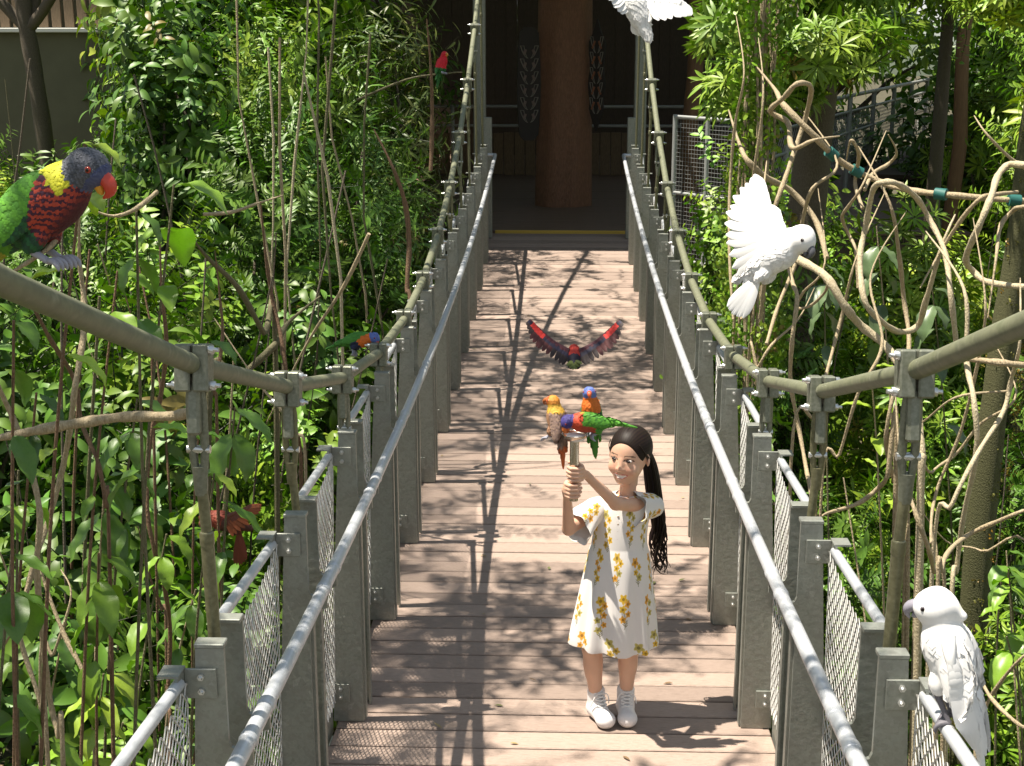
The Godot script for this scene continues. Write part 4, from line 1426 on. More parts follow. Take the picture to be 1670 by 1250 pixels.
const RED_STEMS := [
	[0.008, -1.55,2.02,-3.88, -1.50,1.96,-3.85, -1.47,1.85,-3.89, -1.43,1.71,-3.95, -1.41,1.58,-3.93, -1.35,1.48,-3.87, -1.33,1.35,-3.85, -1.35,1.12,-3.90],
	[0.010, -1.33,2.06,-4.58, -1.33,1.88,-4.56, -1.34,1.68,-4.61, -1.39,1.48,-4.68, -1.44,1.30,-4.67, -1.45,1.07,-4.62, -1.43,0.91,-4.61, -1.42,0.73,-4.67, -1.43,0.54,-4.73, -1.45,0.27,-4.71, -1.44,0.05,-4.66],
	[0.013, -1.35,1.97,-6.26, -1.35,1.70,-6.32, -1.33,1.47,-6.35, -1.29,1.32,-6.30, -1.26,1.13,-6.25, -1.25,0.89,-6.27, -1.23,0.56,-6.33],
	[0.019, -1.12,2.15,-8.46, -1.01,1.93,-8.44, -0.94,1.70,-8.48, -0.92,1.44,-8.49, -0.93,1.18,-8.43, -0.91,0.84,-8.35],
	[0.020, -0.93,2.81,-9.97, -0.91,2.44,-10.03, -0.91,2.09,-10.05, -0.92,1.75,-10.00],
	[0.009, -1.66,0.80,-5.15, -1.64,0.54,-5.21, -1.62,0.41,-5.25, -1.60,0.24,-5.22],
	[0.009, -1.40,1.85,-5.58, -1.40,1.66,-5.62, -1.39,1.48,-5.59, -1.41,1.27,-5.50, -1.40,1.07,-5.45],
	[0.008, -1.89,1.69,-5.86, -1.85,1.50,-5.86, -1.81,1.38,-5.92, -1.81,1.15,-5.95],
]

func curve_pts(a: Array) -> Array:
	var pts := []
	for j in range(1, a.size(), 3):
		pts.append(Vector3(a[j], a[j + 1], a[j + 2]))
	return pts

func bent(called: String, a: Array, wood: String, label: String, category: String, group: String) -> MeshInstance3D:
	var pts := curve_pts(a)
	var e: Vector3 = pts[-1]
	if e.y < 1.3:
		var f := e + Vector3(signf(e.x) * 0.12, 0, rnd(-0.1, 0.1))
		pts.append(Vector3(f.x, ground_h(f.x, f.z) - 0.05, f.z))
	var s0: Vector3 = pts[0]
	if s0.x > 0.0 and group and s0.y - pts[1].y > 0.6 * (s0 - pts[1]).length() and s0.y > 0.9:
		pts.push_front(s0 + Vector3(rnd(-0.12, 0.2), rnd(0.12, 0.3), rnd(-0.4, -0.1)))
	var line := smooth_line(pts, 7)
	var rad := []
	for j in line.size():
		rad.append(a[0] * (1.0 + 0.10 * sin(j * 0.9) + 0.06 * sin(j * 2.3)) * (1.0 - 0.15 * j / line.size()) * minf(1.0, 0.2 + j * 0.055) * 0.9)
	var mb := MB.new()
	mb.tube(line, rad, 9)
	var o := part(called, mb.mesh(), bark(wood), self)
	tag(o, label, category, group)
	return o

func look_of(a: Array) -> String:
	var p := curve_pts(a)
	var way: Vector3 = (p[-1] - p[0]).abs()
	var long := 0.0
	for j in p.size() - 1:
		long += (p[j + 1] - p[j]).length()
	var size: String = "thick" if a[0] > 0.0145 else ("thin" if a[0] < 0.0102 else "slim")
	if (p[-1] - p[0]).length() < long * 0.7:
		return size + " looping"
	return size + (" upright" if way.y > 2.2 * way.x else (" level" if way.y < 0.4 * way.x else " slanting"))

func near_pair(a: Array) -> String:
	var p: Vector3 = curve_pts(a)[a.size() / 6]
	return where_is(p.x, -p.z)

func make_lianas() -> void:
	var named := {
		0: "long straight tan liana bound with green ties sloping down to the right", 1: "hooked tan liana bent into a tall narrow loop above the white flying cockatoo",
		3: "thick tan liana arching over and curling back like a big hook", 4: "tan liana wound into a hanging open loop", 5: "thick pale liana slanting down behind the flying cockatoo",
		8: "short thick level liana beside the mossy trunk", 2: "knobbly tan liana curving down from the ivy column"}
	for k in LIANAS.size():
		var label: String = named.get(k, look_of(LIANAS[k]) + " tan liana" + near_pair(LIANAS[k]))
		bent("liana", LIANAS[k], "pale_bark" if k in [3, 4, 5, 9, 10] else "tan_bark", label, "liana", "" if named.has(k) else "tangled lianas on the right bank")
	# green ties round the long liana
	var line := smooth_line(curve_pts(LIANAS[0]), 7)
	for k in [26, 31, 48, 55]:
		var a: Vector3 = line[mini(k, line.size() - 2)]
		var b: Vector3 = line[mini(k + 1, line.size() - 1)]
		var dir := (b - a).normalized()
		var mb := MB.new()
		mb.tube([a - dir * 0.025, a + dir * 0.025], [0.026, 0.026], 10)
		var o := part("green_tie", mb.mesh(), mat("green_strap", lin(0.01, 0.10, 0.085), 0.6), self)
		tag(o, "dark green strap bound round the long tan liana", "strap", "green straps on the liana")
	for k in TAN_STEMS.size():
		var label := look_of(TAN_STEMS[k]) + " tan stem" + near_pair(TAN_STEMS[k])
		var group := "bent tan stems left of the bridge"
		if k == 0:
			label = "thick tan limb lying level across the stems left of the bridge"; group = ""
		elif k == 10:
			label = "pale branch stub under the large rainbow lorikeet"; group = ""
		bent("tan_stem", TAN_STEMS[k], "tan_bark" if k != 5 and k != 4 else "olive_bark", label, "stem", group)
	for k in RED_STEMS.size():
		bent("reddish_stem", RED_STEMS[k], "red_bark", look_of(RED_STEMS[k]) + " reddish stem" + near_pair(RED_STEMS[k]), "stem", "reddish stems left of the bridge")

# ------------------------------------------------------------------ plants near enough that every leaf shows

func big_leaf(variant: int) -> ArrayMesh:
	var key := "big%d" % variant
	if sprigs.has(key):
		return sprigs[key]
	var mb := MB.new()
	var length := 1.0
	var width: float = [0.40, 0.46, 0.34, 0.52][variant]
	var droop: float = [0.7, 1.1, 0.5, 0.9][variant]
	var segs := 10
	var p := Vector3.ZERO
	var t := Vector3(0, 0, 1)
	var k := 0
	for j in segs + 1:
		var f := float(j) / segs
		var w := width * 0.5 * pow(sin(PI * pow(f, 0.78)), 0.85) if j > 0 and j < segs else (0.012 if j == 0 else 0.002)
		var n := Vector3(0, t.z, -t.y)
		var wave := 0.03 * sin(f * 17.0 + variant)
		for e in 5:
			var s := (e - 2) / 2.0
			var vein := 0.10 * (1.0 if e % 2 else 0.0) * sin(f * 40.0) * 0.12
			mb.col = Color(1, 1, 1)
			mb.vert(p + Vector3(s * w, 0, 0) + n * (absf(s) * w * 0.35 + (wave * s * s + vein) * (1.0 if j < segs else 0.0)))
		t = t.rotated(Vector3.RIGHT, droop / segs)
		p += t * length / segs
	for j in segs:
		for e in 4:
			var a := j * 5 + e
			mb.quad(a, a + 5, a + 6, a + 1)
	sprigs[key] = mb.mesh()
	return sprigs[key]

func big_leaf_mat(key: String, c: Color) -> StandardMaterial3D:
	var m := mat("leaf_" + key, c.linear_to_srgb(), 0.4, 0.0, noise_tex("leaf_tone", 0.02, FastNoiseLite.TYPE_SIMPLEX, [lin(0.72, 0.78, 0.7), lin(1, 1, 1), lin(0.9, 0.92, 0.8)]), Vector3.ONE * 7.0)
	m.vertex_color_use_as_albedo = true
	m.backlight_enabled = true
	m.backlight = lin(c.r * 1.1, c.g * 1.1, c.b * 0.4)
	return m

func make_foreground_plants() -> void:
	# [x, y, z, leaves, leaf length, tone, fall (0 upright .. 1 hanging), label]
	var rows := FRONT_PLANTS
	for a in rows:
		var top := Vector3(a[0], a[1], a[2])
		var s := signf(top.x)
		var foot := Vector3(top.x + s * rnd(0.05, 0.35), 0, top.z - rnd(-0.15, 0.3))
		foot.y = ground_h(foot.x, foot.z)
		var o := thing("leafy_sapling", a[7], "sapling", foot, a[8])
		var mb := MB.new()
		var c := top - foot
		var line := smooth_line([Vector3(0, -0.05, 0), Vector3(0.02, c.y * 0.35, 0.02), Vector3(c.x * 0.5, c.y * 0.75, c.z * 0.6), c], 5)
		var rad := []
		for j in line.size():
			rad.append(lerpf(0.008, 0.003, float(j) / line.size()))
		mb.tube(line, rad, 7)
		part("stem", mb.mesh(), bark(["red_bark", "olive_bark", "olive_bark", "tan_bark"][rng.randi() % 4]), o)
		var tone: Color = GREENS[a[5]]
		var count: int = a[3]
		for j in count:
			var f := float(j) / count
			var ang := j * 2.399 + rnd(-0.3, 0.3)
			var back: Vector3 = line[int(lerpf(line.size() - 1, line.size() * 0.62, f * f))]
			var fall: float = a[6] + rnd(-0.2, 0.2)
			var dir := Vector3(cos(ang), 0.5 - 1.3 * fall, sin(ang) * 0.8 + 0.25).normalized()
			if (foot.x + back.x + dir.x * a[4]) * s < 0.93 and top.y < 2.6:
				dir.x = absf(dir.x) * s
			var x := dir.cross(Vector3.UP).normalized()
			var up := x.cross(dir).normalized()
			var size: float = a[4] * rnd(0.8, 1.35)
			var m := big_leaf_mat(["%s_a", "%s_b", "%s_c"][j % 3] % a[5], tone * [0.95, 1.15, 1.45][j % 3])
			part("leaf", big_leaf(rng.randi() % 4), m, o, Transform3D(Basis(-x, up, dir).scaled(Vector3.ONE * size), back + dir * 0.01))

const FRONT_PLANTS := [
	[-1.12, 2.46, -3.30, 7, 0.11, "lime", 0.30, "young sapling with pale lime leaves rising behind the large rainbow lorikeet", ""],
	[-1.08, 2.30, -3.90, 6, 0.14, "bright", 0.50, "sapling with a pair of bright leaves beside the large rainbow lorikeet", ""],
	[-1.10, 2.26, -3.60, 5, 0.13, "mid", 0.80, "sapling with broad hanging dark leaves below the lorikeet branch", ""],
	[-1.25, 2.07, -3.10, 6, 0.10, "mid", 0.75, "sapling with broad hanging dark leaves below the near cable", ""],
	[-1.26, 2.05, -3.90, 7, 0.12, "bright", 0.70, "sapling with glossy bright leaves above the near cable", ""],
	[-1.26, 1.64, -4.00, 8, 0.12, "mid", 0.70, "sapling with drooping leaves beside the first cable clamp", ""],
	[-1.11, 1.45, -4.60, 7, 0.17, "mid", 0.85, "sapling with very large hanging leaves behind the second cable clamp", ""],
	[-1.09, 1.34, -4.20, 4, 0.12, "lime", 0.60, "sapling with two bright lime leaves beside the first hanger", ""],
	[-1.38, 1.37, -4.00, 9, 0.15, "mid", 0.95, "sapling with long hanging leaves in the left undergrowth", "drooping saplings in the left undergrowth"],
	[-1.38, 1.18, -3.90, 8, 0.14, "bright", 0.95, "sapling with long hanging leaves in the left undergrowth", "drooping saplings in the left undergrowth"],
	[-1.35, 1.45, -3.20, 7, 0.15, "mid", 0.60, "sapling with large rounded glossy leaves in the left undergrowth", "glossy saplings in the left undergrowth"],
	[-1.43, 0.73, -4.00, 11, 0.13, "lime", 0.75, "sapling with a fan of drooping lime leaves in the left undergrowth", ""],
	[-1.47, 0.70, -3.60, 8, 0.12, "bright", 0.50, "low sapling with bright spreading leaves in the left undergrowth", "low bright saplings in the left undergrowth"],
	[-1.45, 0.45, -4.20, 8, 0.11, "bright", 0.50, "low sapling with bright spreading leaves in the left undergrowth", "low bright saplings in the left undergrowth"],
	[-1.69, 0.74, -4.40, 8, 0.12, "deep", 0.70, "sapling with large rounded glossy leaves in the left undergrowth", "glossy saplings in the left undergrowth"],
	[-1.40, 0.60, -5.00, 8, 0.13, "mid", 0.80, "sapling with hanging leaves beside the left mesh panel", ""],
	[-1.48, 1.54, -3.60, 7, 0.11, "bright", 0.60, "sapling with glossy bright leaves beside the thick tan limb", ""],
	[-1.38, 0.98, -4.60, 8, 0.12, "bright", 0.70, "sapling with bright leaves behind the first hanger", ""],
	[-1.37, 1.79, -3.50, 7, 0.11, "deep", 0.80, "sapling with dark hanging leaves above the thick tan limb", ""],
	[-1.35, 1.55, -5.20, 7, 0.12, "mid", 0.60, "sapling with spreading leaves between the first and second clamps", ""],
	[1.76, 0.45, -5.00, 7, 0.13, "bright", 0.55, "sapling with pale spreading leaves beside the perched cockatoo", ""],
	[1.88, 0.57, -5.40, 8, 0.13, "bright", 0.60, "sapling with broad leaves beside the mossy trunk", ""],
	[2.07, 0.42, -6.00, 7, 0.13, "mid", 0.60, "sapling with darker leaves behind the mossy trunk", ""],
	[2.05, 1.37, -7.50, 9, 0.17, "grey", 0.80, "plant with large pale heart shaped leaves behind the liana loop", "large leaved plants behind the lianas"],
	[1.36, 1.58, -7.00, 8, 0.16, "grey", 0.80, "plant with large pale heart shaped leaves behind the liana loop", "large leaved plants behind the lianas"],
	[1.75, 1.69, -7.60, 9, 0.17, "grey", 0.80, "plant with large pale heart shaped leaves behind the liana loop", "large leaved plants behind the lianas"],
	[1.54, 1.13, -6.60, 9, 0.13, "lime", 0.20, "plant with upright narrow lime leaves behind the first right clamp", ""],
]

# ------------------------------------------------------------------ the girl

const SKIN := Color(0.62, 0.375, 0.26)

func make_girl() -> void:
	var o := thing("person", "child in a white dress with yellow flowers holding up a metal feeding cup", "person", Vector3(0.25, deck_y(5.05) + 0.002, -5.05))
	var mb := MB.new()
	var skin_at := func(p: Vector3) -> Color:
		var n := 0.5 + 0.5 * sin(p.x * 61.0 + p.y * 43.0) * sin(p.z * 57.0 + p.y * 31.0)
		return SKIN * (0.96 + 0.07 * n)
	# trunk and limbs
	var f := Field.new(Vector3(-0.27, 0.03, -0.19), Vector3(0.24, 1.15, 0.27), 0.0085)
	f.cap(Vector3(0.0, 0.55, -0.045), Vector3(0.012, 0.84, -0.05), 0.088, 0.078)
	f.cap(Vector3(-0.075, 0.885, -0.03), Vector3(0.105, 0.89, -0.075), 0.034, 0.034, 0.04)
	f.cap(Vector3(0.03, 0.87, -0.055), Vector3(0.045, 1.02, -0.05), 0.036, 0.03, 0.03)
	for l in [[Vector3(-0.05, 0.54, -0.03), Vector3(-0.093, 0.315, -0.005), Vector3(-0.070, 0.07, -0.02)], [Vector3(0.055, 0.54, -0.05), Vector3(0.056, 0.315, -0.025), Vector3(0.048, 0.07, -0.04)]]:
		f.cap(l[0], l[1], 0.062, 0.040, 0.02)
		f.cap(l[1], l[2], 0.039, 0.025, 0.012)
		f.ell(l[1].lerp(l[2], 0.30) + Vector3(0, 0, -0.010), Vector3(0.036, 0.075, 0.038), Basis(), 0.02)
	var arms := [[Vector3(0.125, 0.885, -0.075), Vector3(-0.012, 0.945, 0.075), Vector3(-0.128, 1.092, 0.178)], [Vector3(-0.09, 0.88, -0.025), Vector3(-0.190, 0.845, 0.085), Vector3(-0.198, 1.015, 0.188)]]
	for a in arms:
		f.cap(a[0], a[1], 0.031, 0.025, 0.015)
		f.cap(a[1], a[2], 0.025, 0.0165, 0.012)
	f.nets(mb, skin_at)
	# hands closed round the stick, which stands at (-0.173, y, 0.22)
	for hand in [[Vector3(-0.173, 1.112, 0.22), 1.0, arms[0][2]], [Vector3(-0.173, 1.048, 0.22), -1.0, arms[1][2]]]:
		var c: Vector3 = hand[0]
		var s: float = hand[1]
		var h := Field.new(c - Vector3(0.075, 0.07, 0.075), c + Vector3(0.075, 0.06, 0.06), 0.0031)
		h.cap(hand[2], c + Vector3(s * 0.030, -0.006, -0.018), 0.0165, 0.016)
		h.ell(c + Vector3(s * 0.028, 0.0, -0.008), Vector3(0.013, 0.031, 0.025), Basis(), 0.010)
		for q in 4:
			var y := (1.5 - q) * 0.0150
			var r: float = [0.0076, 0.0080, 0.0077, 0.0066][q]
			var reach: float = [0.9, 1.0, 0.95, 0.8][q]
			var p0 := c + Vector3(s * 0.029, y, 0.006)
			var p1 := c + Vector3(s * 0.015, y + 0.001, 0.0275)
			var p2 := c + Vector3(-s * 0.012 * reach, y + 0.002, 0.0265)
			var p3 := c + Vector3(-s * 0.0255 * reach, y + 0.002, 0.008)
			h.cap(p0, p1, r * 1.08, r, 0.004)
			h.cap(p1, p2, r, r * 0.95, 0.002)
			h.cap(p2, p3, r * 0.95, r * 0.8, 0.002)
		h.cap(c + Vector3(s * 0.024, 0.020, -0.014), c + Vector3(s * 0.006, 0.034, -0.023), 0.0095, 0.0085, 0.008)
		h.cap(c + Vector3(s * 0.006, 0.034, -0.023), c + Vector3(-s * 0.018, 0.036, -0.016), 0.0085, 0.007, 0.002)
		h.nets(mb, skin_at)
	# head, in its own axes: z is where the face points
	var hx := Transform3D(Basis(Vector3.UP, -0.47) * Basis(Vector3.RIGHT, 0.03) * Basis(Vector3.BACK, -0.05), Vector3(0.040, 1.098, -0.042))
	var g := Field.new(Vector3(-0.095, -0.125, -0.115), Vector3(0.095, 0.12, 0.115), 0.0031)
	g.ell(Vector3(0, 0.022, -0.012), Vector3(0.074, 0.085, 0.088))
	g.ell(Vector3(0, -0.035, 0.022), Vector3(0.058, 0.066, 0.056), Basis(), 0.03)
	g.ell(Vector3(0, -0.084, 0.046), Vector3(0.024, 0.018, 0.020), Basis(), 0.025)
	g.cap(Vector3(0, -0.06, -0.02), Vector3(0, -0.12, -0.022), 0.034, 0.031, 0.02)
	for s in [-1.0, 1.0]:
		g.ell(Vector3(s * 0.034, -0.034, 0.053), Vector3(0.024, 0.021, 0.019), Basis(), 0.02)
		g.ell(Vector3(s * 0.030, 0.006, 0.083), Vector3(0.0155, 0.0065, 0.012), Basis(), 0.008, true)
		g.ell(Vector3(s * 0.076, -0.008, -0.012), Vector3(0.007, 0.022, 0.014), Basis(Vector3.UP, s * 0.4), 0.006)
	g.cap(Vector3(0, 0.004, 0.071), Vector3(0, -0.026, 0.083), 0.0075, 0.0105, 0.012)
	g.ell(Vector3(-0.010, -0.030, 0.077), Vector3(0.007, 0.006, 0.008), Basis(), 0.006)
	g.ell(Vector3(0.010, -0.030, 0.077), Vector3(0.007, 0.006, 0.008), Basis(), 0.006)
	g.ell(Vector3(0, -0.050, 0.070), Vector3(0.021, 0.005, 0.010), Basis(), 0.006)
	g.ell(Vector3(0, -0.066, 0.068), Vector3(0.018, 0.006, 0.011), Basis(), 0.006)
	var face_at := func(p: Vector3) -> Color:
		var c := SKIN
		if p.z > 0.03:
			var smile := -0.0600 + 10.0 * p.x * p.x
			if absf(p.x) < 0.033 and absf(p.y - smile) < 0.0105 * (1.0 - pow(absf(p.x) / 0.033, 3.0)):
				c = Color(0.46, 0.14, 0.115)
				if absf(p.x) < 0.026 and absf(p.y - smile) < 0.0066 * (1.0 - pow(absf(p.x) / 0.027, 3.0)):
					c = Color(0.80, 0.74, 0.68)
			var bx := absf(p.x)
			var brow := 0.0255 - 8.0 * (bx - 0.027) * (bx - 0.027)
			if bx > 0.013 and bx < 0.050 and absf(p.y - brow) < 0.0026:
				c = Color(0.10, 0.055, 0.035)
			var q := Vector2((bx - 0.030) / 0.0165, (p.y - 0.006) / 0.0064)
			if q.length() > 0.80 and q.length() < 1.18 and q.y > -0.25:
				c = Color(0.06, 0.035, 0.025)
			if bx < 0.05 and bx > 0.02 and absf(p.y + 0.034) < 0.018:
				c = c.lerp(Color(0.60, 0.27, 0.19), 0.35)
		return c
	g.nets(mb, face_at, hx)
	var skin := vmat("skin", 0.5)
	skin.subsurf_scatter_enabled = true
	skin.subsurf_scatter_strength = 0.12
	var body := part("body", mb.mesh(), skin, o)
	# eyes
	for s in [-1.0, 1.0]:
		var eye := MB.new()
		var e := Field.new(Vector3.ONE * -0.016, Vector3.ONE * 0.016, 0.0018)
		e.ell(Vector3.ZERO, Vector3(0.0120, 0.0064, 0.0112))
		var look := Vector3(-0.25, 0.02, 1).normalized()
		e.nets(eye, func(p: Vector3) -> Color:
			var a := p.normalized().dot(look)
			return Color(0.012, 0.009, 0.008) if a > 0.62 else (Color(0.05, 0.028, 0.015) if a > 0.45 else Color(0.52, 0.47, 0.44)))
		part("eye", eye.mesh(), vmat("eye_gloss", 0.12), body, hx * Transform3D(Basis(), Vector3(s * 0.030, 0.0055, 0.0665)))
	# hair
	var hair := MB.new()
	var k := Field.new(Vector3(-0.105, -0.09, -0.15), Vector3(0.105, 0.135, 0.11), 0.0040)
	k.ell(Vector3(0, 0.028, -0.020), Vector3(0.081, 0.090, 0.094))
	k.ell(Vector3(0.0, 0.03, -0.098), Vector3(0.034, 0.036, 0.03), Basis(), 0.03)
	k.ell(Vector3(0, -0.036, 0.105), Vector3(0.079, 0.108, 0.108), Basis(), 0.012, true)
	k.ell(Vector3(0, -0.10, 0.02), Vector3(0.12, 0.085, 0.085), Basis(), 0.01, true)
	for s in [-1.0, 1.0]:
		k.ell(Vector3(s * 0.085, -0.012, -0.004), Vector3(0.022, 0.036, 0.030), Basis(), 0.008, true)
	k.ell(Vector3(0, 0.125, 0.035), Vector3(0.004, 0.016, 0.06), Basis(), 0.006, true)
	var hair_at := func(p: Vector3) -> Color:
		var ang := atan2(p.x, p.y - 0.02)
		var n := 0.5 + 0.5 * sin(ang * 46.0 + p.z * 30.0)
		return Color(0.009, 0.006, 0.005).lerp(Color(0.022, 0.014, 0.010), n)
	k.nets(hair, hair_at, hx)
	var root := hx * Vector3(0.0, 0.02, -0.118)
	var path := [root, Vector3(0.128, 1.03, -0.175), Vector3(0.150, 0.90, -0.185), Vector3(0.170, 0.78, -0.18), Vector3(0.172, 0.68, -0.17), Vector3(0.185, 0.565, -0.155)]
	for j in 80:
		var a := j * 2.399
		var q := sqrt((j + 0.5) / 80.0)
		var pts := []
		var rad := []
		var cut := rnd(0.72, 1.02)
		var line := smooth_line(path, 8)
		var ph := rnd(0, TAU)
		var m := int(line.size() * cut)
		for n in m:
			var t := float(n) / line.size()
			var spread := 0.011 + 0.019 * sin(minf(t * 2.2, 1.0) * PI * 0.6)
			var wave := 0.020 * smoothstep(0.45, 1.0, t)
			pts.append(line[n] + Vector3(cos(a) * spread * q + wave * sin(t * 26.0 + ph + a), wave * 0.5 * cos(t * 26.0 + ph), sin(a) * spread * q + wave * cos(t * 22.0 + ph)))
			rad.append(0.0052 * (1.0 - 0.6 * t) * (1.0 if n < m - 2 else 0.4))
		hair.col = Color(0.009, 0.006, 0.005).lerp(Color(0.026, 0.016, 0.011), rng.randf())
		hair.tube(pts, rad, 5)
	for j in 9:     # loose strands at the temples
		var s := -1.0 if j % 2 else 1.0
		hair.col = Color(0.02, 0.013, 0.01)
		hair.tube(smooth_line([hx * Vector3(s * 0.060, 0.07, 0.045), hx * Vector3(s * 0.074, 0.04, 0.028), hx * Vector3(s * (0.078 + j * 0.0006), 0.0, 0.004 - j * 0.002), hx * Vector3(s * 0.074, -0.03, -0.012)], 4), range(13).map(func(q): return 0.0022 * (1.0 - q / 16.0)), 4)
	var hm := vmat("dark_hair", 0.52)
	hm.metallic_specular = 0.3
	part("hair", hair.mesh(), hm, o)
	var tie := MB.new()
	tie.tube([hx * Vector3(-0.014, 0.025, -0.122), hx * Vector3(0.014, 0.025, -0.122), hx * Vector3(0.03, 0.035, -0.11)], [0.013, 0.015, 0.01], 8)
	part("hair_tie", tie.mesh(), mat("hair_tie", lin(0.75, 0.72, 0.5), 0.7), o)
	make_dress(o, arms)
	# shoes
	for sh in [[Vector3(-0.070, 0.0, -0.02), Vector3(0.45, 0, 1).normalized()], [Vector3(0.048, 0.0, -0.04), Vector3(0.05, 0, 1).normalized()]]:
		var at: Vector3 = sh[0]
		var fw: Vector3 = sh[1]
		var m := MB.new()
		var b := Field.new(Vector3(-0.055, -0.01, -0.06), Vector3(0.055, 0.14, 0.135), 0.004)
		b.cap(Vector3(0, 0.112, -0.004), Vector3(0, 0.05, -0.006), 0.036, 0.034)
		b.cap(Vector3(0, 0.036, -0.012), Vector3(0, 0.030, 0.085), 0.034, 0.031, 0.02)
		b.ell(Vector3(0, 0.032, 0.085), Vector3(0.038, 0.030, 0.036), Basis(), 0.02)
		b.ell(Vector3(0, 0.055, 0.035), Vector3(0.026, 0.03, 0.045), Basis(Vector3.RIGHT, 0.5), 0.02)
		b.ell(Vector3(0, 0.150, -0.006), Vector3(0.028, 0.03, 0.028), Basis(), 0.004, true)
		b.nets(m, func(p: Vector3) -> Color: return Color(0.20, 0.11, 0.07) if p.y < 0.006 else (Color(0.58, 0.55, 0.52) if p.y < 0.016 else Color(0.72, 0.70, 0.70)))
		for j in m.v.size():
			m.v[j] = Vector3(m.v[j].x, maxf(m.v[j].y, 0.0), m.v[j].z)
		var xf := Transform3D(Basis(Vector3.UP.cross(fw), Vector3.UP, fw), at)
		var shoe := part("shoe", m.mesh(), vmat("white_leather", 0.42), o, xf)
		var lace := MB.new()
		lace.col = Color(0.8, 0.79, 0.78)
		for j in 5:
			var z := 0.034 + 0.006 * (4 - j)
			var y := 0.068 + 0.011 * j
			for e in [-1.0, 1.0]:
				lace.tube([Vector3(-e * 0.022, y, z - 0.004), Vector3(0, y + 0.009, z + 0.011 - 0.003 * j), Vector3(e * 0.022, y + 0.010, z - 0.010)], [0.0026, 0.0026, 0.0026], 5)
		for e in [-1.0, 1.0]:
			lace.tube(smooth_line([Vector3(0, 0.118, 0.034), Vector3(e * 0.022, 0.122, 0.042), Vector3(e * 0.034, 0.100, 0.040), Vector3(e * 0.040, 0.070, 0.030)], 3), range(10).map(func(_q): return 0.0023), 5)
		part("laces", lace.mesh(), vmat("white_cloth", 0.85), shoe)
	# the feeding cup on its stick
	var cup := thing("feeding_cup", "shiny metal cup on a thick steel handle held up by the child", "feeding cup", o.position + Vector3(-0.173, 1.006, 0.22))
	var metal := mat("polished_steel", lin(0.62, 0.55, 0.47), 0.22, 1.0)
	mb = MB.new()
	mb.tube([Vector3(0, 0, 0), Vector3(0, 0.003, 0), Vector3(0, 0.228, 0), Vector3(0, 0.232, 0)], [0.0155, 0.0172, 0.0172, 0.012], 20)
	part("handle", mb.mesh(), metal, cup)
	mb = MB.new()
	var prof := [Vector2(0.012, 0.228), Vector2(0.03, 0.234), Vector2(0.043, 0.246), Vector2(0.0465, 0.256), Vector2(0.0485, 0.257), Vector2(0.0465, 0.2545), Vector2(0.041, 0.246), Vector2(0.028, 0.239), Vector2(0.002, 0.238)]
	var rings := []
	for q in prof:
		var ring := PackedVector3Array()
		for s in 28:
			ring.append(Vector3(cos(-TAU * s / 28) * q.x, q.y, sin(-TAU * s / 28) * q.x))
		rings.append(ring)
	mb.loft(rings, false)
	part("dish", mb.mesh(), metal, cup)
	mb = MB.new()
	var nec := Field.new(Vector3(-0.045, 0.23, -0.045), Vector3(0.045, 0.28, 0.045), 0.004)
	nec.ell(Vector3(0.004, 0.245, 0.006), Vector3(0.036, 0.016, 0.034))
	nec.nets(mb, func(_p: Vector3) -> Color: return Color(0.72, 0.70, 0.68))
	part("food", mb.mesh(), vmat("white_food", 0.6), cup)

func flower_cloth() -> StandardMaterial3D:
	if mats.has("flower_cloth"):
		return mats["flower_cloth"]
	var r := RandomNumberGenerator.new()
	r.seed = 77
	var im := Image.create(1024, 640, false, Image.FORMAT_RGB8)
	im.fill(lin(0.76, 0.72, 0.69))
	var yellow := [lin(0.66, 0.40, 0.03), lin(0.56, 0.36, 0.05), lin(0.70, 0.33, 0.04), lin(0.46, 0.38, 0.10)]
	var stem := lin(0.17, 0.15, 0.06)
	var spots := []
	for row in 4:
		for c in 9:
			spots.append(Vector2(c * 114 + (57 if row % 2 else 0) + r.randf_range(-14, 14), 60 + row * 158 + r.randf_range(-22, 22)))
	for s in spots:
		var n := r.randi_range(4, 7)
		var y: float = s.y
		for j in n * 19 + 18:      # stem
			im.fill_rect(Rect2i(int(s.x + 4 * sin(j * 0.09)) % 1024, int(y + j), 2, 1), stem)
		for j in 5:                # leaves at the foot
			var e := Vector2(s.x, y + n * 19 + 8 - j * 4)
			for t in 11:
				var sg := -1 if j % 2 else 1
				im.fill_rect(Rect2i(posmod(int(e.x + sg * t), 1024), clampi(int(e.y - t * 0.8), 0, 639), 2, 2), stem)
		for j in n:
			var c := Vector2(s.x + (11 if j % 2 else -11) + r.randf_range(-4, 4), y + j * 19)
			var rad := r.randf_range(15, 19) * (1.2 if j == 0 else 0.9)
			var tone: Color = yellow[r.randi() % 4]
			for yy in range(-24, 25):
				for xx in range(-24, 25):
					var a := atan2(yy, xx)
					var lim := rad * (0.82 + 0.18 * sin(a * 5.0 + j))
					var l := Vector2(xx, yy).length()
					if l < lim:
						var px := posmod(int(c.x) + xx, 1024)
						var py := clampi(int(c.y) + yy, 0, 639)
						im.set_pixel(px, py, tone.darkened(0.3) if l < rad * 0.3 else (tone.lightened(0.15) if l > lim * 0.8 else tone))
	var m := StandardMaterial3D.new()
	m.resource_name = "flower_cloth"
	m.albedo_texture = ImageTexture.create_from_image(im)
	m.roughness = 0.85
	m.backlight_enabled = true
	m.backlight = lin(0.10, 0.09, 0.08)
	mats["flower_cloth"] = m
	return m

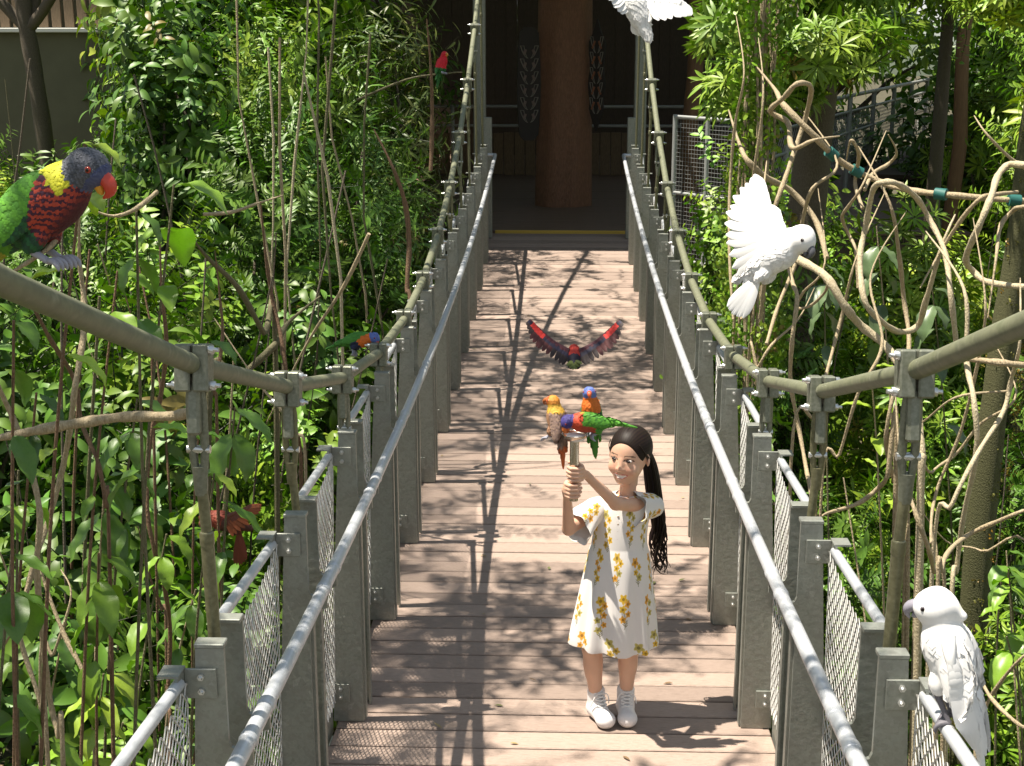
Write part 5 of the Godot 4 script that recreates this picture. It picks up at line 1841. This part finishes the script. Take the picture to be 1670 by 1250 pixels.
func make_dress(o: Node3D, arms: Array) -> void:
	var mb := MB.new()
	# height, half width, half depth, centre x, centre z
	var prof := [[0.944, 0.046, 0.046, 0.038, -0.054], [0.938, 0.064, 0.053, 0.035, -0.054], [0.925, 0.098, 0.060, 0.024, -0.053], [0.900, 0.121, 0.069, 0.016, -0.052], [0.860, 0.117, 0.079, 0.013, -0.05], [0.82, 0.108, 0.084, 0.012, -0.048],
		[0.775, 0.106, 0.088, 0.011, -0.046], [0.745, 0.109, 0.090, 0.010, -0.045], [0.735, 0.110, 0.091, 0.010, -0.045], [0.71, 0.119, 0.099, 0.009, -0.044], [0.66, 0.128, 0.108, 0.006, -0.042], [0.60, 0.137, 0.115, 0.002, -0.04],
		[0.53, 0.147, 0.123, -0.001, -0.038], [0.47, 0.155, 0.129, -0.003, -0.036], [0.41, 0.163, 0.135, -0.005, -0.034], [0.360, 0.169, 0.140, -0.006, -0.033], [0.330, 0.173, 0.143, -0.006, -0.033], [0.327, 0.170, 0.140, -0.006, -0.033], [0.34, 0.165, 0.135, -0.006, -0.033], [0.43, 0.152, 0.125, -0.004, -0.035]]
	var n := 72
	var k := 0
	for r in prof.size():
		var p: Array = prof[r]
		var fold := smoothstep(0.75, 0.36, p[0]) * 0.085 + (0.010 if p[0] > 0.75 else 0.0)
		for s in n + 1:
			var a := TAU * s / n
			var w := 1.0 + fold * (0.6 * sin(a * 9.0 + 0.8 * sin(p[0] * 5.0)) + 0.4 * sin(a * 14.0 + 2.0 + p[0] * 3.0) + 0.3 * sin(a * 5.0 + 1.0))
			var tilt := 0.016 * cos(a) * smoothstep(0.7, 0.3, p[0])
			mb.vert(Vector3(p[3] + p[1] * w * sin(a), p[0] - tilt * sin(a * 1.0) - 0.01 * sin(a * 9.0) * fold * 4.0, p[4] + p[2] * w * cos(a)), Vector2(float(s) / n + 0.07, (0.93 - p[0]) / 0.66))
	for r in prof.size() - 1:
		for s in n:
			var a := r * (n + 1) + s
			mb.quad(a, a + n + 1, a + n + 2, a + 1)
	var d := part("dress", mb.mesh(), flower_cloth(), o)
	# short flared sleeves
	for e in 2:
		var a: Array = arms[e]
		var dir: Vector3 = (a[1] - a[0]).normalized()
		var drop := Vector3(0, -1, 0)
		mb = MB.new()
		var rings := [[-0.045, 0.040, 0.0], [-0.01, 0.050, 0.0], [0.03, 0.053, 0.004], [0.07, 0.060, 0.012], [0.105, 0.068, 0.022], [0.108, 0.066, 0.022], [0.09, 0.058, 0.016]]
		var x := dir.cross(Vector3.UP).normalized()
		var y := x.cross(dir)
		var m := 36
		for r in rings.size():
			for s in m + 1:
				var t := TAU * s / m
				var w: float = rings[r][1] * (1.0 + 0.09 * smoothstep(0.0, 0.1, rings[r][0]) * sin(t * 6.0 + e))
				mb.vert(a[0] + dir * rings[r][0] + drop * rings[r][2] + (x * cos(t) + y * sin(t)) * w, Vector2(float(s) / m * 0.4 + 0.3 * e, 0.1 + rings[r][0] * 1.6))
		for r in rings.size() - 1:
			for s in m:
				var q := r * (m + 1) + s
				mb.quad(q, q + 1, q + m + 2, q + m + 1)
		part("sleeve", mb.mesh(), flower_cloth(), d)
	# buttons down the front
	for j in 4:
		mb = MB.new()
		var y := 0.875 - j * 0.03
		mb.tube([Vector3(0.0, y, 0.022 + j * 0.004), Vector3(0.0, y, 0.0275 + j * 0.004)], [0.005, 0.004], 8)
		part("button", mb.mesh(), mat("button", lin(0.6, 0.5, 0.42), 0.4), d)

# ------------------------------------------------------------------ birds
# a bird's own axes: y along the spine towards the head, z to the belly

func parrot(called: String, label: String, xf: Transform3D, paint: Callable, beak: Color, opt := {}) -> Node3D:
	var o := thing(called, label, "parrot")
	o.transform = xf
	var cell: float = opt.get("cell", 0.0042)
	var f := Field.new(Vector3(-0.075, -0.24, -0.085), Vector3(0.075, 0.16, 0.095), cell)
	f.ell(Vector3(0, 0, 0), Vector3(0.040, 0.070, 0.043))
	f.ell(Vector3(0, 0.03, 0.013), Vector3(0.036, 0.042, 0.036), Basis(), 0.02)
	f.cap(Vector3(0, 0.045, 0.006), Vector3(0, 0.088, 0.012), 0.031, 0.027, 0.02)
	f.ell(Vector3(0, 0.100, 0.020), Vector3(0.0275, 0.0275, 0.032), Basis(), 0.012)
	f.cap(Vector3(0, -0.05, -0.006), Vector3(0, -0.11, -0.014), 0.028, 0.013, 0.02)
	if not opt.get("flying", false):
		f.ell(Vector3(0, -0.155, -0.022), Vector3(0.017, 0.075, 0.0075), Basis(), 0.006)
		for s in [-1.0, 1.0]:
			f.ell(Vector3(s * 0.037, -0.015, -0.013), Vector3(0.012, 0.075, 0.031), Basis(Vector3.BACK, s * 0.10), 0.005)
			f.ell(Vector3(s * 0.020, -0.095, -0.024), Vector3(0.008, 0.055, 0.014), Basis(Vector3.BACK, s * 0.16), 0.004)
	for s in [-1.0, 1.0]:
		f.ell(Vector3(s * 0.019, -0.042, 0.030), Vector3(0.015, 0.024, 0.015), Basis(), 0.008)
	if opt.get("crest", false):
		f.cap(Vector3(0, 0.118, 0.004), Vector3(0, 0.080, -0.034), 0.016, 0.007, 0.02)
		f.ell(Vector3(0, 0.100, 0.012), Vector3(0.0335, 0.033, 0.037), Basis(), 0.014)
	var mb := MB.new()
	f.nets(mb, paint)
	plume(mb, f, paint, opt.get("down_length", 1.0), opt.get("lift", 1.0), opt.get("down_count", 950))
	part("body", mb.mesh(), vmat("plumage", 0.7), o)
	mb = MB.new()
	mb.col = beak
	mb.tube(smooth_line([Vector3(0, 0.104, 0.044), Vector3(0, 0.103, 0.058), Vector3(0, 0.093, 0.0665), Vector3(0, 0.079, 0.0635)], 3), [0.0125, 0.012, 0.0115, 0.011, 0.0105, 0.0095, 0.0075, 0.0055, 0.003, 0.001], 9)
	mb.col = beak.lerp(opt.get("tip", beak), 0.7)
	mb.tube([Vector3(0, 0.090, 0.044), Vector3(0, 0.085, 0.055), Vector3(0, 0.083, 0.060)], [0.0085, 0.0065, 0.002], 8)
	part("beak", mb.mesh(), vmat("beak_horn", 0.35), o)
	for s in [-1.0, 1.0]:
		mb = MB.new()
		var e := Field.new(Vector3.ONE * -0.008, Vector3.ONE * 0.008, 0.0012)
		e.ell(Vector3.ZERO, Vector3(0.003, 0.0052, 0.0052))
		var rim: Color = opt.get("eye", Color(0.35, 0.04, 0.02))
		e.nets(mb, func(p: Vector3) -> Color: return Color(0.008, 0.007, 0.007) if Vector2(p.y, p.z).length() < 0.0030 else rim)
		var w := 0.0305 if opt.get("crest", false) else 0.0262
		part("eye", mb.mesh(), vmat("eye_gloss", 0.12), o, Transform3D(Basis(), Vector3(s * w, 0.106, 0.029)))
	if opt.has("feet"):
		for s in [-1.0, 1.0]:
			mb = MB.new()
			mb.col = opt.get("foot", Color(0.28, 0.28, 0.33))
			var a := Vector3(s * 0.019, -0.058, 0.034)
			var b: Vector3 = opt["feet"] + Vector3(s * 0.018, 0, 0)
			mb.tube([a, a.lerp(b, 0.6), b], [0.007, 0.0055, 0.0055], 7)
			for t in 3:
				var out := Vector3((t - 1) * 0.009, 0.0, 0)
				var fw: Vector3 = opt.get("grip", Vector3(0, 0, 1))
				var dn: Vector3 = opt.get("down", Vector3(0, -1, 0))
				mb.tube(smooth_line([b, b + fw * 0.014 + out - dn * 0.002, b + fw * 0.024 + out * 1.3 + dn * 0.006, b + fw * 0.025 + out * 1.3 + dn * 0.016], 2), [0.0055, 0.0052, 0.005, 0.0046, 0.004, 0.003, 0.0012], 6)
			part("foot", mb.mesh(), vmat("foot_scales", 0.6), o)
	return o

# small overlapping feathers all over a body, lying towards the tail
func plume(mb: MB, f: Field, paint: Callable, long: float, lift: float, count: int) -> void:
	var n := mb.v.size()
	for j in range(0, n, maxi(1, n / count)):
		var p := mb.v[j]
		if (p.z > 0.040 and p.y > 0.075) or p.y < -0.17 or (lift < 0.2 and p.y > 0.066):
			continue
		var x := clampi(int((p.x - f.lo.x) / f.h), 1, f.nx - 2)
		var y := clampi(int((p.y - f.lo.y) / f.h), 1, f.ny - 2)
		var z := clampi(int((p.z - f.lo.z) / f.h), 1, f.nz - 2)
		var o := (z * f.ny + y) * f.nx + x
		var g := Vector3(f.d[o + 1] - f.d[o - 1], f.d[o + f.nx] - f.d[o - f.nx], f.d[o + f.nx * f.ny] - f.d[o - f.nx * f.ny])
		if g.length() < 1e-6:
			continue
		g = g.normalized()
		var dir := Vector3(rnd(-0.18, 0.18), -1, rnd(-0.18, 0.18))
		dir = (dir - g * dir.dot(g))
		if dir.length() < 0.3:
			continue
		dir = dir.normalized()
		var l := (0.009 if p.y > 0.075 else (0.014 if p.z > 0.0 else 0.020)) * long * rnd(0.8, 1.2)
		mb.col = paint.call(p) * rnd(0.82, 1.12)
		var side := dir.cross(g).normalized() * l * 0.34
		var a := mb.vert(p - dir * l * 0.3 - side * 0.6 - g * 0.0008)
		var b := mb.vert(p - dir * l * 0.3 + side * 0.6 - g * 0.0008)
		var c := mb.vert(p + dir * l * 0.35 + side + g * 0.0010 * lift)
		var d := mb.vert(p + dir * l * 0.70 + g * 0.0016 * lift)
		var e := mb.vert(p + dir * l * 0.35 - side + g * 0.0010 * lift)
		var m := mb.vert(p + dir * l * 0.25 + g * 0.0026 * lift)
		mb.tri(a, m, b); mb.tri(b, m, c); mb.tri(c, m, d); mb.tri(d, m, e); mb.tri(e, m, a)

func feather(mb: MB, root: Vector3, tip: Vector3, up: Vector3, width: float, bend := 0.1) -> void:
	var dir := (tip - root)
	var l := dir.length()
	var t := dir / l
	var side := t.cross(up).normalized()
	var n := side.cross(t).normalized()
	var k := mb.v.size()
	var segs := 7
	for j in segs + 1:
		var f := float(j) / segs
		var w := width * 0.5 * (0.55 + 0.45 * sin(minf(f * 1.5, 1.0) * PI * 0.5)) * sqrt(maxf(1.0 - pow(f, 5.0), 0.02))
		var c := root + dir * f + n * bend * l * sin(f * PI)
		mb.vert(c - side * w - n * w * 0.16)
		mb.vert(c + n * 0.0012)
		mb.vert(c + side * w - n * w * 0.16)
	for j in segs:
		var a := k + j * 3
		mb.quad(a, a + 1, a + 4, a + 3)
		mb.quad(a + 1, a + 2, a + 5, a + 4)

# a spread wing: roots along the bone, tips given at both ends; paint(share along the wing, layer) gives the colour
func wing(o: Node3D, bone: Array, tips: Array, up: Vector3, count: int, width: float, paint: Callable, label := "") -> void:
	var mb := MB.new()
	var line := smooth_line(bone, 8)
	var ends := smooth_line(tips, 8)
	for layer in 4:
		var n: int = [count, count, count + 2, count][layer]
		for j in n:
			var f := (j + 0.5) / n
			var a: Vector3 = line[int(f * (line.size() - 1))]
			var b: Vector3 = ends[int(f * (ends.size() - 1))]
			var reach: float = [1.0, 0.62, 0.38, 0.20][layer] * rnd(0.96, 1.03)
			mb.col = paint.call(f, layer)
			feather(mb, a + up * 0.0025 * layer, a.lerp(b, reach) + up * 0.0025 * layer, up, width * ([1.0, 1.05, 1.0, 0.9][layer]), 0.05)
	# the arm of the wing
	mb.col = paint.call(0.5, 3)
	mb.tube(line, range(line.size()).map(func(q): return lerpf(0.016, 0.005, float(q) / line.size())), 7)
	var w := part("wing", mb.mesh(), vmat("plumage", 0.7), o)
	if label:
		w.set_meta("label", label)

func fan(o: Node3D, root: Vector3, tips: Array, up: Vector3, count: int, width: float, c: Color, called := "tail") -> void:
	var mb := MB.new()
	var ends := smooth_line(tips, 6)
	for j in count:
		mb.col = c * rnd(0.9, 1.08)
		feather(mb, root, ends[int((j + 0.5) / count * (ends.size() - 1))] + up * 0.002 * j, up, width, 0.03)
	part(called, mb.mesh(), vmat("plumage", 0.7), o)

func bird_xf(at: Vector3, spine: Vector3, belly: Vector3, s: float) -> Transform3D:
	var y := spine.normalized()
	var z := (belly - y * belly.dot(y)).normalized()
	return Transform3D(Basis(y.cross(z), y, z).scaled(Vector3.ONE * s), at)

const P_GREEN := Color(0.05, 0.20, 0.02)
const P_RED := Color(0.50, 0.035, 0.02)
const P_BLUE := Color(0.035, 0.06, 0.24)
const P_WHITE := Color(0.80, 0.79, 0.78)

func make_birds() -> void:
	# the large lorikeet on the left: slate head, yellow collar, barred red breast, green back
	var big := func(p: Vector3) -> Color:
		if p.y > 0.072 + 0.15 * (0.02 - p.z) * 0.3 and p.y + p.z * 0.25 > 0.076:
			var st := 0.5 + 0.5 * sin(p.y * 900.0 + sin(p.x * 500.0) * 2.0 + p.z * 400.0)
			var c := Color(0.050, 0.055, 0.068).lerp(Color(0.15, 0.155, 0.185), st * 0.7)
			if p.z > 0.036: c = c.lerp(Color(0.05, 0.07, 0.22), 0.5)
			return c
		if p.y > 0.050 - p.z * 0.2 and p.z < 0.022:
			return Color(0.62, 0.60, 0.02)
		if p.z > -0.018 and p.y > -0.030 + 0.3 * absf(p.x) - p.z * 0.25 and p.z + p.y * 0.55 > 0.004:
			var bars := sin((p.y * 0.8 - p.z * 0.55) * 620.0 + sin(p.x * 260.0) * 0.8)
			var c := Color(0.44, 0.055, 0.028) if bars > -0.25 else Color(0.06, 0.012, 0.03)
			return c.lerp(Color(0.07, 0.01, 0.015), smoothstep(0.030, 0.048, p.z))
		if p.z > 0.006:
			return Color(0.012, 0.05, 0.022).lerp(Color(0.02, 0.11, 0.03), 0.5 + 0.5 * sin(p.y * 400.0 + p.x * 200.0))
		if p.y < -0.10 and p.z > -0.02:
			return Color(0.30, 0.30, 0.02)
		return Color(0.075, 0.24, 0.02).lerp(Color(0.11, 0.33, 0.02), 0.5 + 0.5 * sin(p.y * 300.0 + p.x * 260.0))
	var at := Vector3(-1.035, 2.374, -2.78)
	parrot("lorikeet", "large rainbow lorikeet with slate head and barred red breast on the branch stub", bird_xf(at, Vector3(0.64, 0.70, 0.10), Vector3(0.68, -0.62, 0.18), 1.34), big, Color(0.58, 0.06, 0.035), {"cell": 0.0024, "down_length": 0.55, "lift": 0.45, "down_count": 4200, "tip": Color(0.75, 0.45, 0.03), "feet": Vector3(0, -0.050, 0.066), "grip": Vector3(0, 0.6, 0.6), "down": Vector3(0, -0.5, 0.7), "foot": Color(0.32, 0.31, 0.36)})
	# perched white cockatoo
	var white := func(p: Vector3) -> Color:
		var c := P_WHITE
		if p.y > 0.09 and p.z < -0.030: c = c.lerp(Color(0.80, 0.72, 0.40), 0.35)
		return c
	var cock := parrot("cockatoo", "white cockatoo perched on the near right panel tube", bird_xf(Vector3(0.846, 1.447, -2.69), Vector3(-0.20, 0.96, -0.12), Vector3(-0.88, -0.2, -0.42), 1.14), white, Color(0.24, 0.23, 0.27), {"cell": 0.0036, "down_length": 1.6, "lift": 0.10, "down_count": 260, "crest": true, "eye": Color(0.10, 0.09, 0.10), "feet": Vector3(0, -0.118, 0.020), "foot": Color(0.14, 0.13, 0.15), "grip": Vector3(0, 0.0, 1), "down": Vector3(0, -1, 0)})
	for s in [-1.0, 1.0]:
		wing(cock, [Vector3(s * 0.030, 0.052, -0.008), Vector3(s * 0.050, 0.022, -0.010), Vector3(s * 0.052, -0.02, -0.012)], [Vector3(s * 0.014, -0.185, -0.036), Vector3(s * 0.030, -0.170, -0.025), Vector3(s * 0.046, -0.12, -0.004)], Vector3(s, 0, -0.5).normalized(), 7, 0.030, func(_f: float, _l: int) -> Color: return P_WHITE * rnd(0.98, 1.02))
	# flying white cockatoo, wing raised
	var fly := parrot("cockatoo", "white cockatoo flying with its wing raised beside the lianas", bird_xf(Vector3(0.865, 1.845, -5.5), Vector3(0.62, 0.60, 0.25), Vector3(0.45, -0.55, 0.55), 1.45), white, Color(0.10, 0.10, 0.11), {"flying": true, "down_length": 1.5, "lift": 0.12, "crest": true, "eye": Color(0.08, 0.07, 0.07)})
	var inv := fly.transform.affine_inverse()
	var pt := func(px: float, py: float, dd := 0.0) -> Vector3:      # metres right and up of (0.865, 1.845)
		return inv * (Vector3(0.865, 1.845, -5.5) + Vector3(px, py, dd))
	var face := (inv.basis * Vector3(-0.1, 0.35, 1)).normalized()
	wing(fly, [pt.call(0.02, 0.06, 0.03), pt.call(0.0, 0.14, 0.0), pt.call(-0.035, 0.20, -0.04)], [pt.call(-0.10, -0.13, -0.02), pt.call(-0.165, -0.02, -0.06), pt.call(-0.185, 0.11, -0.09), pt.call(-0.155, 0.22, -0.11), pt.call(-0.085, 0.30, -0.12), pt.call(-0.055, 0.325, -0.12)], face, 15, 0.040, func(_f: float, _l: int) -> Color: return P_WHITE * rnd(0.95, 1.03))
	wing(fly, [pt.call(0.05, 0.03, -0.03), pt.call(0.06, 0.10, -0.14), pt.call(0.05, 0.14, -0.24)], [pt.call(-0.09, -0.04, -0.10), pt.call(-0.10, 0.08, -0.28), pt.call(-0.02, 0.18, -0.42)], face, 12, 0.045, func(_f: float, _l: int) -> Color: return P_WHITE * rnd(0.95, 1.03))
	fan(fly, pt.call(-0.055, -0.085), [pt.call(-0.17, -0.20), pt.call(-0.145, -0.235), pt.call(-0.10, -0.25)], face, 8, 0.034, P_WHITE)
	# white bird at the top of the view, tail and one wing showing
	var top := parrot("cockatoo", "white cockatoo flying high before the dark pavilion", bird_xf(Vector3(0.325, 2.83, -6.0), Vector3(-0.35, 0.85, -0.2), Vector3(0.1, -0.2, -0.9), 1.3), white, Color(0.10, 0.10, 0.11), {"flying": true, "down_length": 1.5, "lift": 0.12, "crest": true, "eye": Color(0.08, 0.07, 0.07)})
	inv = top.transform.affine_inverse()
	var pw := func(px: float, py: float, dd := 0.0) -> Vector3:
		return inv * (Vector3(0.325, 2.83, -6.0) + Vector3(px, py, dd))
	face = (inv.basis * Vector3(0, 0.5, 1)).normalized()
	wing(top, [pw.call(0.02, 0.03, 0.0), pw.call(0.10, 0.02, 0.02), pw.call(0.18, 0.005, 0.03)], [pw.call(0.03, -0.08, 0.05), pw.call(0.12, -0.06, 0.08), pw.call(0.22, -0.045, 0.06), pw.call(0.235, -0.03, 0.03)], face, 10, 0.034, func(_f: float, _l: int) -> Color: return P_WHITE * rnd(0.93, 1.03))
	wing(top, [pw.call(-0.02, 0.04, 0.0), pw.call(-0.06, 0.09, -0.02), pw.call(-0.10, 0.15, -0.04)], [pw.call(-0.06, -0.04, 0.05), pw.call(-0.12, 0.03, 0.06), pw.call(-0.15, 0.12, 0.02)], face, 10, 0.036, func(_f: float, _l: int) -> Color: return P_WHITE * rnd(0.93, 1.03))
	fan(top, pw.call(0.01, -0.04), [pw.call(-0.01, -0.115), pw.call(0.02, -0.13), pw.call(0.05, -0.115)], face, 6, 0.03, P_WHITE)
	# red and black lory flying over the deck
	var red := func(p: Vector3) -> Color:
		return P_RED if p.y > -0.02 and p.z < 0.02 else Color(0.02, 0.015, 0.03)
	var mid := Vector3(0.085, 1.315, -6.0)
	var lory := parrot("lory", "red and black lory flying over the deck with both wings raised", bird_xf(mid, Vector3(0, 0.35, -0.93), Vector3(0, -0.93, -0.35), 0.80), red, Color(0.55, 0.18, 0.03), {"flying": true})
	inv = lory.transform.affine_inverse()
	var pl := func(px: float, py: float, dd := 0.0) -> Vector3:
		return inv * (mid + Vector3(px, py, dd))
	for s in [-1.0, 1.0]:
		face = (inv.basis * Vector3(-s * 0.5, 0.7, 0.5)).normalized()
		wing(lory, [pl.call(s * 0.025, 0.025, 0.0), pl.call(s * 0.095, 0.062, -0.02), pl.call(s * 0.155, 0.115, -0.03), pl.call(s * 0.195, 0.160, -0.02)], [pl.call(s * 0.055, -0.02, 0.08), pl.call(s * 0.125, 0.030, 0.09), pl.call(s * 0.190, 0.085, 0.06), pl.call(s * 0.214, 0.150, 0.01)], face, 13, 0.030, func(f: float, l: int) -> Color:
			if l == 0: return Color(0.025, 0.014, 0.014) if f > 0.8 or f < 0.3 else Color(0.07, 0.012, 0.014)
			if f > 0.52 and f < 0.92: return Color(0.55, 0.03, 0.02)
			return Color(0.018, 0.014, 0.035) if l < 3 else Color(0.07, 0.012, 0.02))
	fan(lory, pl.call(0, 0.0, 0.03), [pl.call(-0.035, -0.01, 0.12), pl.call(0.0, -0.03, 0.14), pl.call(0.035, -0.01, 0.12)], (inv.basis * Vector3.UP).normalized(), 6, 0.03, Color(0.10, 0.12, 0.02))
	# rusty bird flying in the left undergrowth
	var rust := func(p: Vector3) -> Color:
		return Color(0.22, 0.04, 0.02) if p.y > 0.03 else Color(0.09, 0.03, 0.02)
	mid = Vector3(-1.39, 0.70, -5.5)
	var rf := parrot("rusty_parrot", "rusty red parrot flying through the undergrowth left of the bridge", bird_xf(mid, Vector3(-0.75, 0.45, 0.2), Vector3(-0.3, -0.8, 0.3), 0.92), rust, Color(0.2, 0.08, 0.05), {"flying": true})
	inv = rf.transform.affine_inverse()
	var pr := func(px: float, py: float, dd := 0.0) -> Vector3:
		return inv * (mid + Vector3(px, py, dd))
	face = (inv.basis * Vector3(0.1, 0.5, 1)).normalized()
	wing(rf, [pr.call(0.0, 0.02, 0.02), pr.call(0.05, 0.05, 0.03), pr.call(0.10, 0.075, 0.02)], [pr.call(0.03, -0.05, 0.05), pr.call(0.10, 0.0, 0.06), pr.call(0.155, 0.06, 0.04), pr.call(0.155, 0.085, 0.02)], face, 12, 0.022, func(f: float, l: int) -> Color: return Color(0.30, 0.075, 0.02) * rnd(0.7, 1.2) if l < 2 else Color(0.14, 0.04, 0.02))
	fan(rf, pr.call(0.05, -0.04), [pr.call(0.02, -0.19), pr.call(0.05, -0.20), pr.call(0.08, -0.17)], face, 6, 0.026, Color(0.16, 0.035, 0.015))
	# three birds at the feeding cup
	var tawny := func(p: Vector3) -> Color:
		if p.y > 0.088: return Color(0.52, 0.20, 0.02) if p.z < 0.03 else Color(0.45, 0.10, 0.02)
		if p.y > 0.052: return Color(0.55, 0.33, 0.04)
		if p.y < -0.12: return Color(0.50, 0.12, 0.03)
		if p.z > 0.02: return Color(0.34, 0.18, 0.10)
		return Color(0.20, 0.13, 0.11).lerp(Color(0.30, 0.20, 0.15), 0.5 + 0.5 * sin(p.y * 330.0 + absf(p.x) * 300.0))
	parrot("lorikeet", "orange headed brown lorikeet perched on the left rim of the feeding cup", bird_xf(Vector3(0.013, 1.325, -4.90), Vector3(-0.05, 0.97, -0.08), Vector3(-0.85, 0.1, -0.45), 0.78), tawny, Color(0.35, 0.10, 0.03), {"feet": Vector3(0.01, -0.075, 0.045)})
	var blue := func(p: Vector3) -> Color:
		if p.y > 0.078: return Color(0.10, 0.15, 0.42)
		if p.z > 0.008 - maxf(p.y, 0.0) * 0.3 and p.y > 0.005: return Color(0.62, 0.14, 0.012)
		if p.z > 0.012 and p.y > -0.05: return Color(0.012, 0.02, 0.06)
		return P_GREEN if p.z < 0.02 else Color(0.09, 0.24, 0.03)
	parrot("lorikeet", "blue headed lorikeet with orange breast perched behind the feeding cup", bird_xf(Vector3(0.140, 1.343, -4.97), Vector3(-0.10, 0.96, -0.04), Vector3(0.0, -0.1, 1), 0.80), blue, Color(0.55, 0.09, 0.03), {"feet": Vector3(-0.02, -0.085, 0.035)})
	var green := func(p: Vector3) -> Color:
		if p.y > 0.078: return Color(0.045, 0.035, 0.17)
		if p.y > 0.040: return Color(0.50, 0.06, 0.02) if p.z > -0.03 else Color(0.30, 0.22, 0.02)
		if p.z > 0.018 and p.y > -0.03: return Color(0.35, 0.05, 0.02)
		return P_GREEN.lerp(Color(0.09, 0.30, 0.02), 0.5 + 0.5 * sin(p.y * 280.0 + p.x * 300.0))
	parrot("lorikeet", "green lorikeet with purple head bending down to eat from the feeding cup", bird_xf(Vector3(0.128, 1.345, -4.83), Vector3(-0.88, 0.22, 0.12), Vector3(-0.25, -0.93, 0.20), 0.80), green, Color(0.55, 0.14, 0.03), {"feet": Vector3(0, -0.030, 0.050)})
	# lorikeet on the left cable
	parrot("lorikeet", "blue headed lorikeet crouching on the left suspension cable", bird_xf(Vector3(-0.905, cable_y(6.2) + 0.052, -6.2), Vector3(0.85, 0.35, 0.15), Vector3(0.35, -0.75, 0.45), 0.78), blue, Color(0.45, 0.05, 0.03), {"feet": Vector3(0.0, -0.05, 0.052)})
	# small red bird far back on the left
	var scarlet := func(p: Vector3) -> Color:
		return Color(0.62, 0.015, 0.03) if p.y > -0.03 else Color(0.02, 0.12, 0.02)
	var perch := MB.new()
	perch.tube(smooth_line([Vector3(-1.6, 2.2, -11.1), Vector3(-1.2, 2.36, -11.0), Vector3(-0.93, 2.405, -11.0), Vector3(-0.75, 2.42, -10.95)], 4), range(13).map(func(q): return 0.012 - 0.0006 * q), 6)
	tag(part("perch_twig", perch.mesh(), bark("olive_bark"), self), "thin twig that carries the small scarlet parrot beside the far left cable", "twig")
	parrot("scarlet_parrot", "small scarlet parrot perched on a twig beside the far left cable", bird_xf(Vector3(-0.915, 2.475, -11.0), Vector3(0.15, 0.97, -0.1), Vector3(0.6, 0.0, 0.7), 0.82), scarlet, Color(0.5, 0.2, 0.03), {"feet": Vector3(0, -0.07, 0.036)})
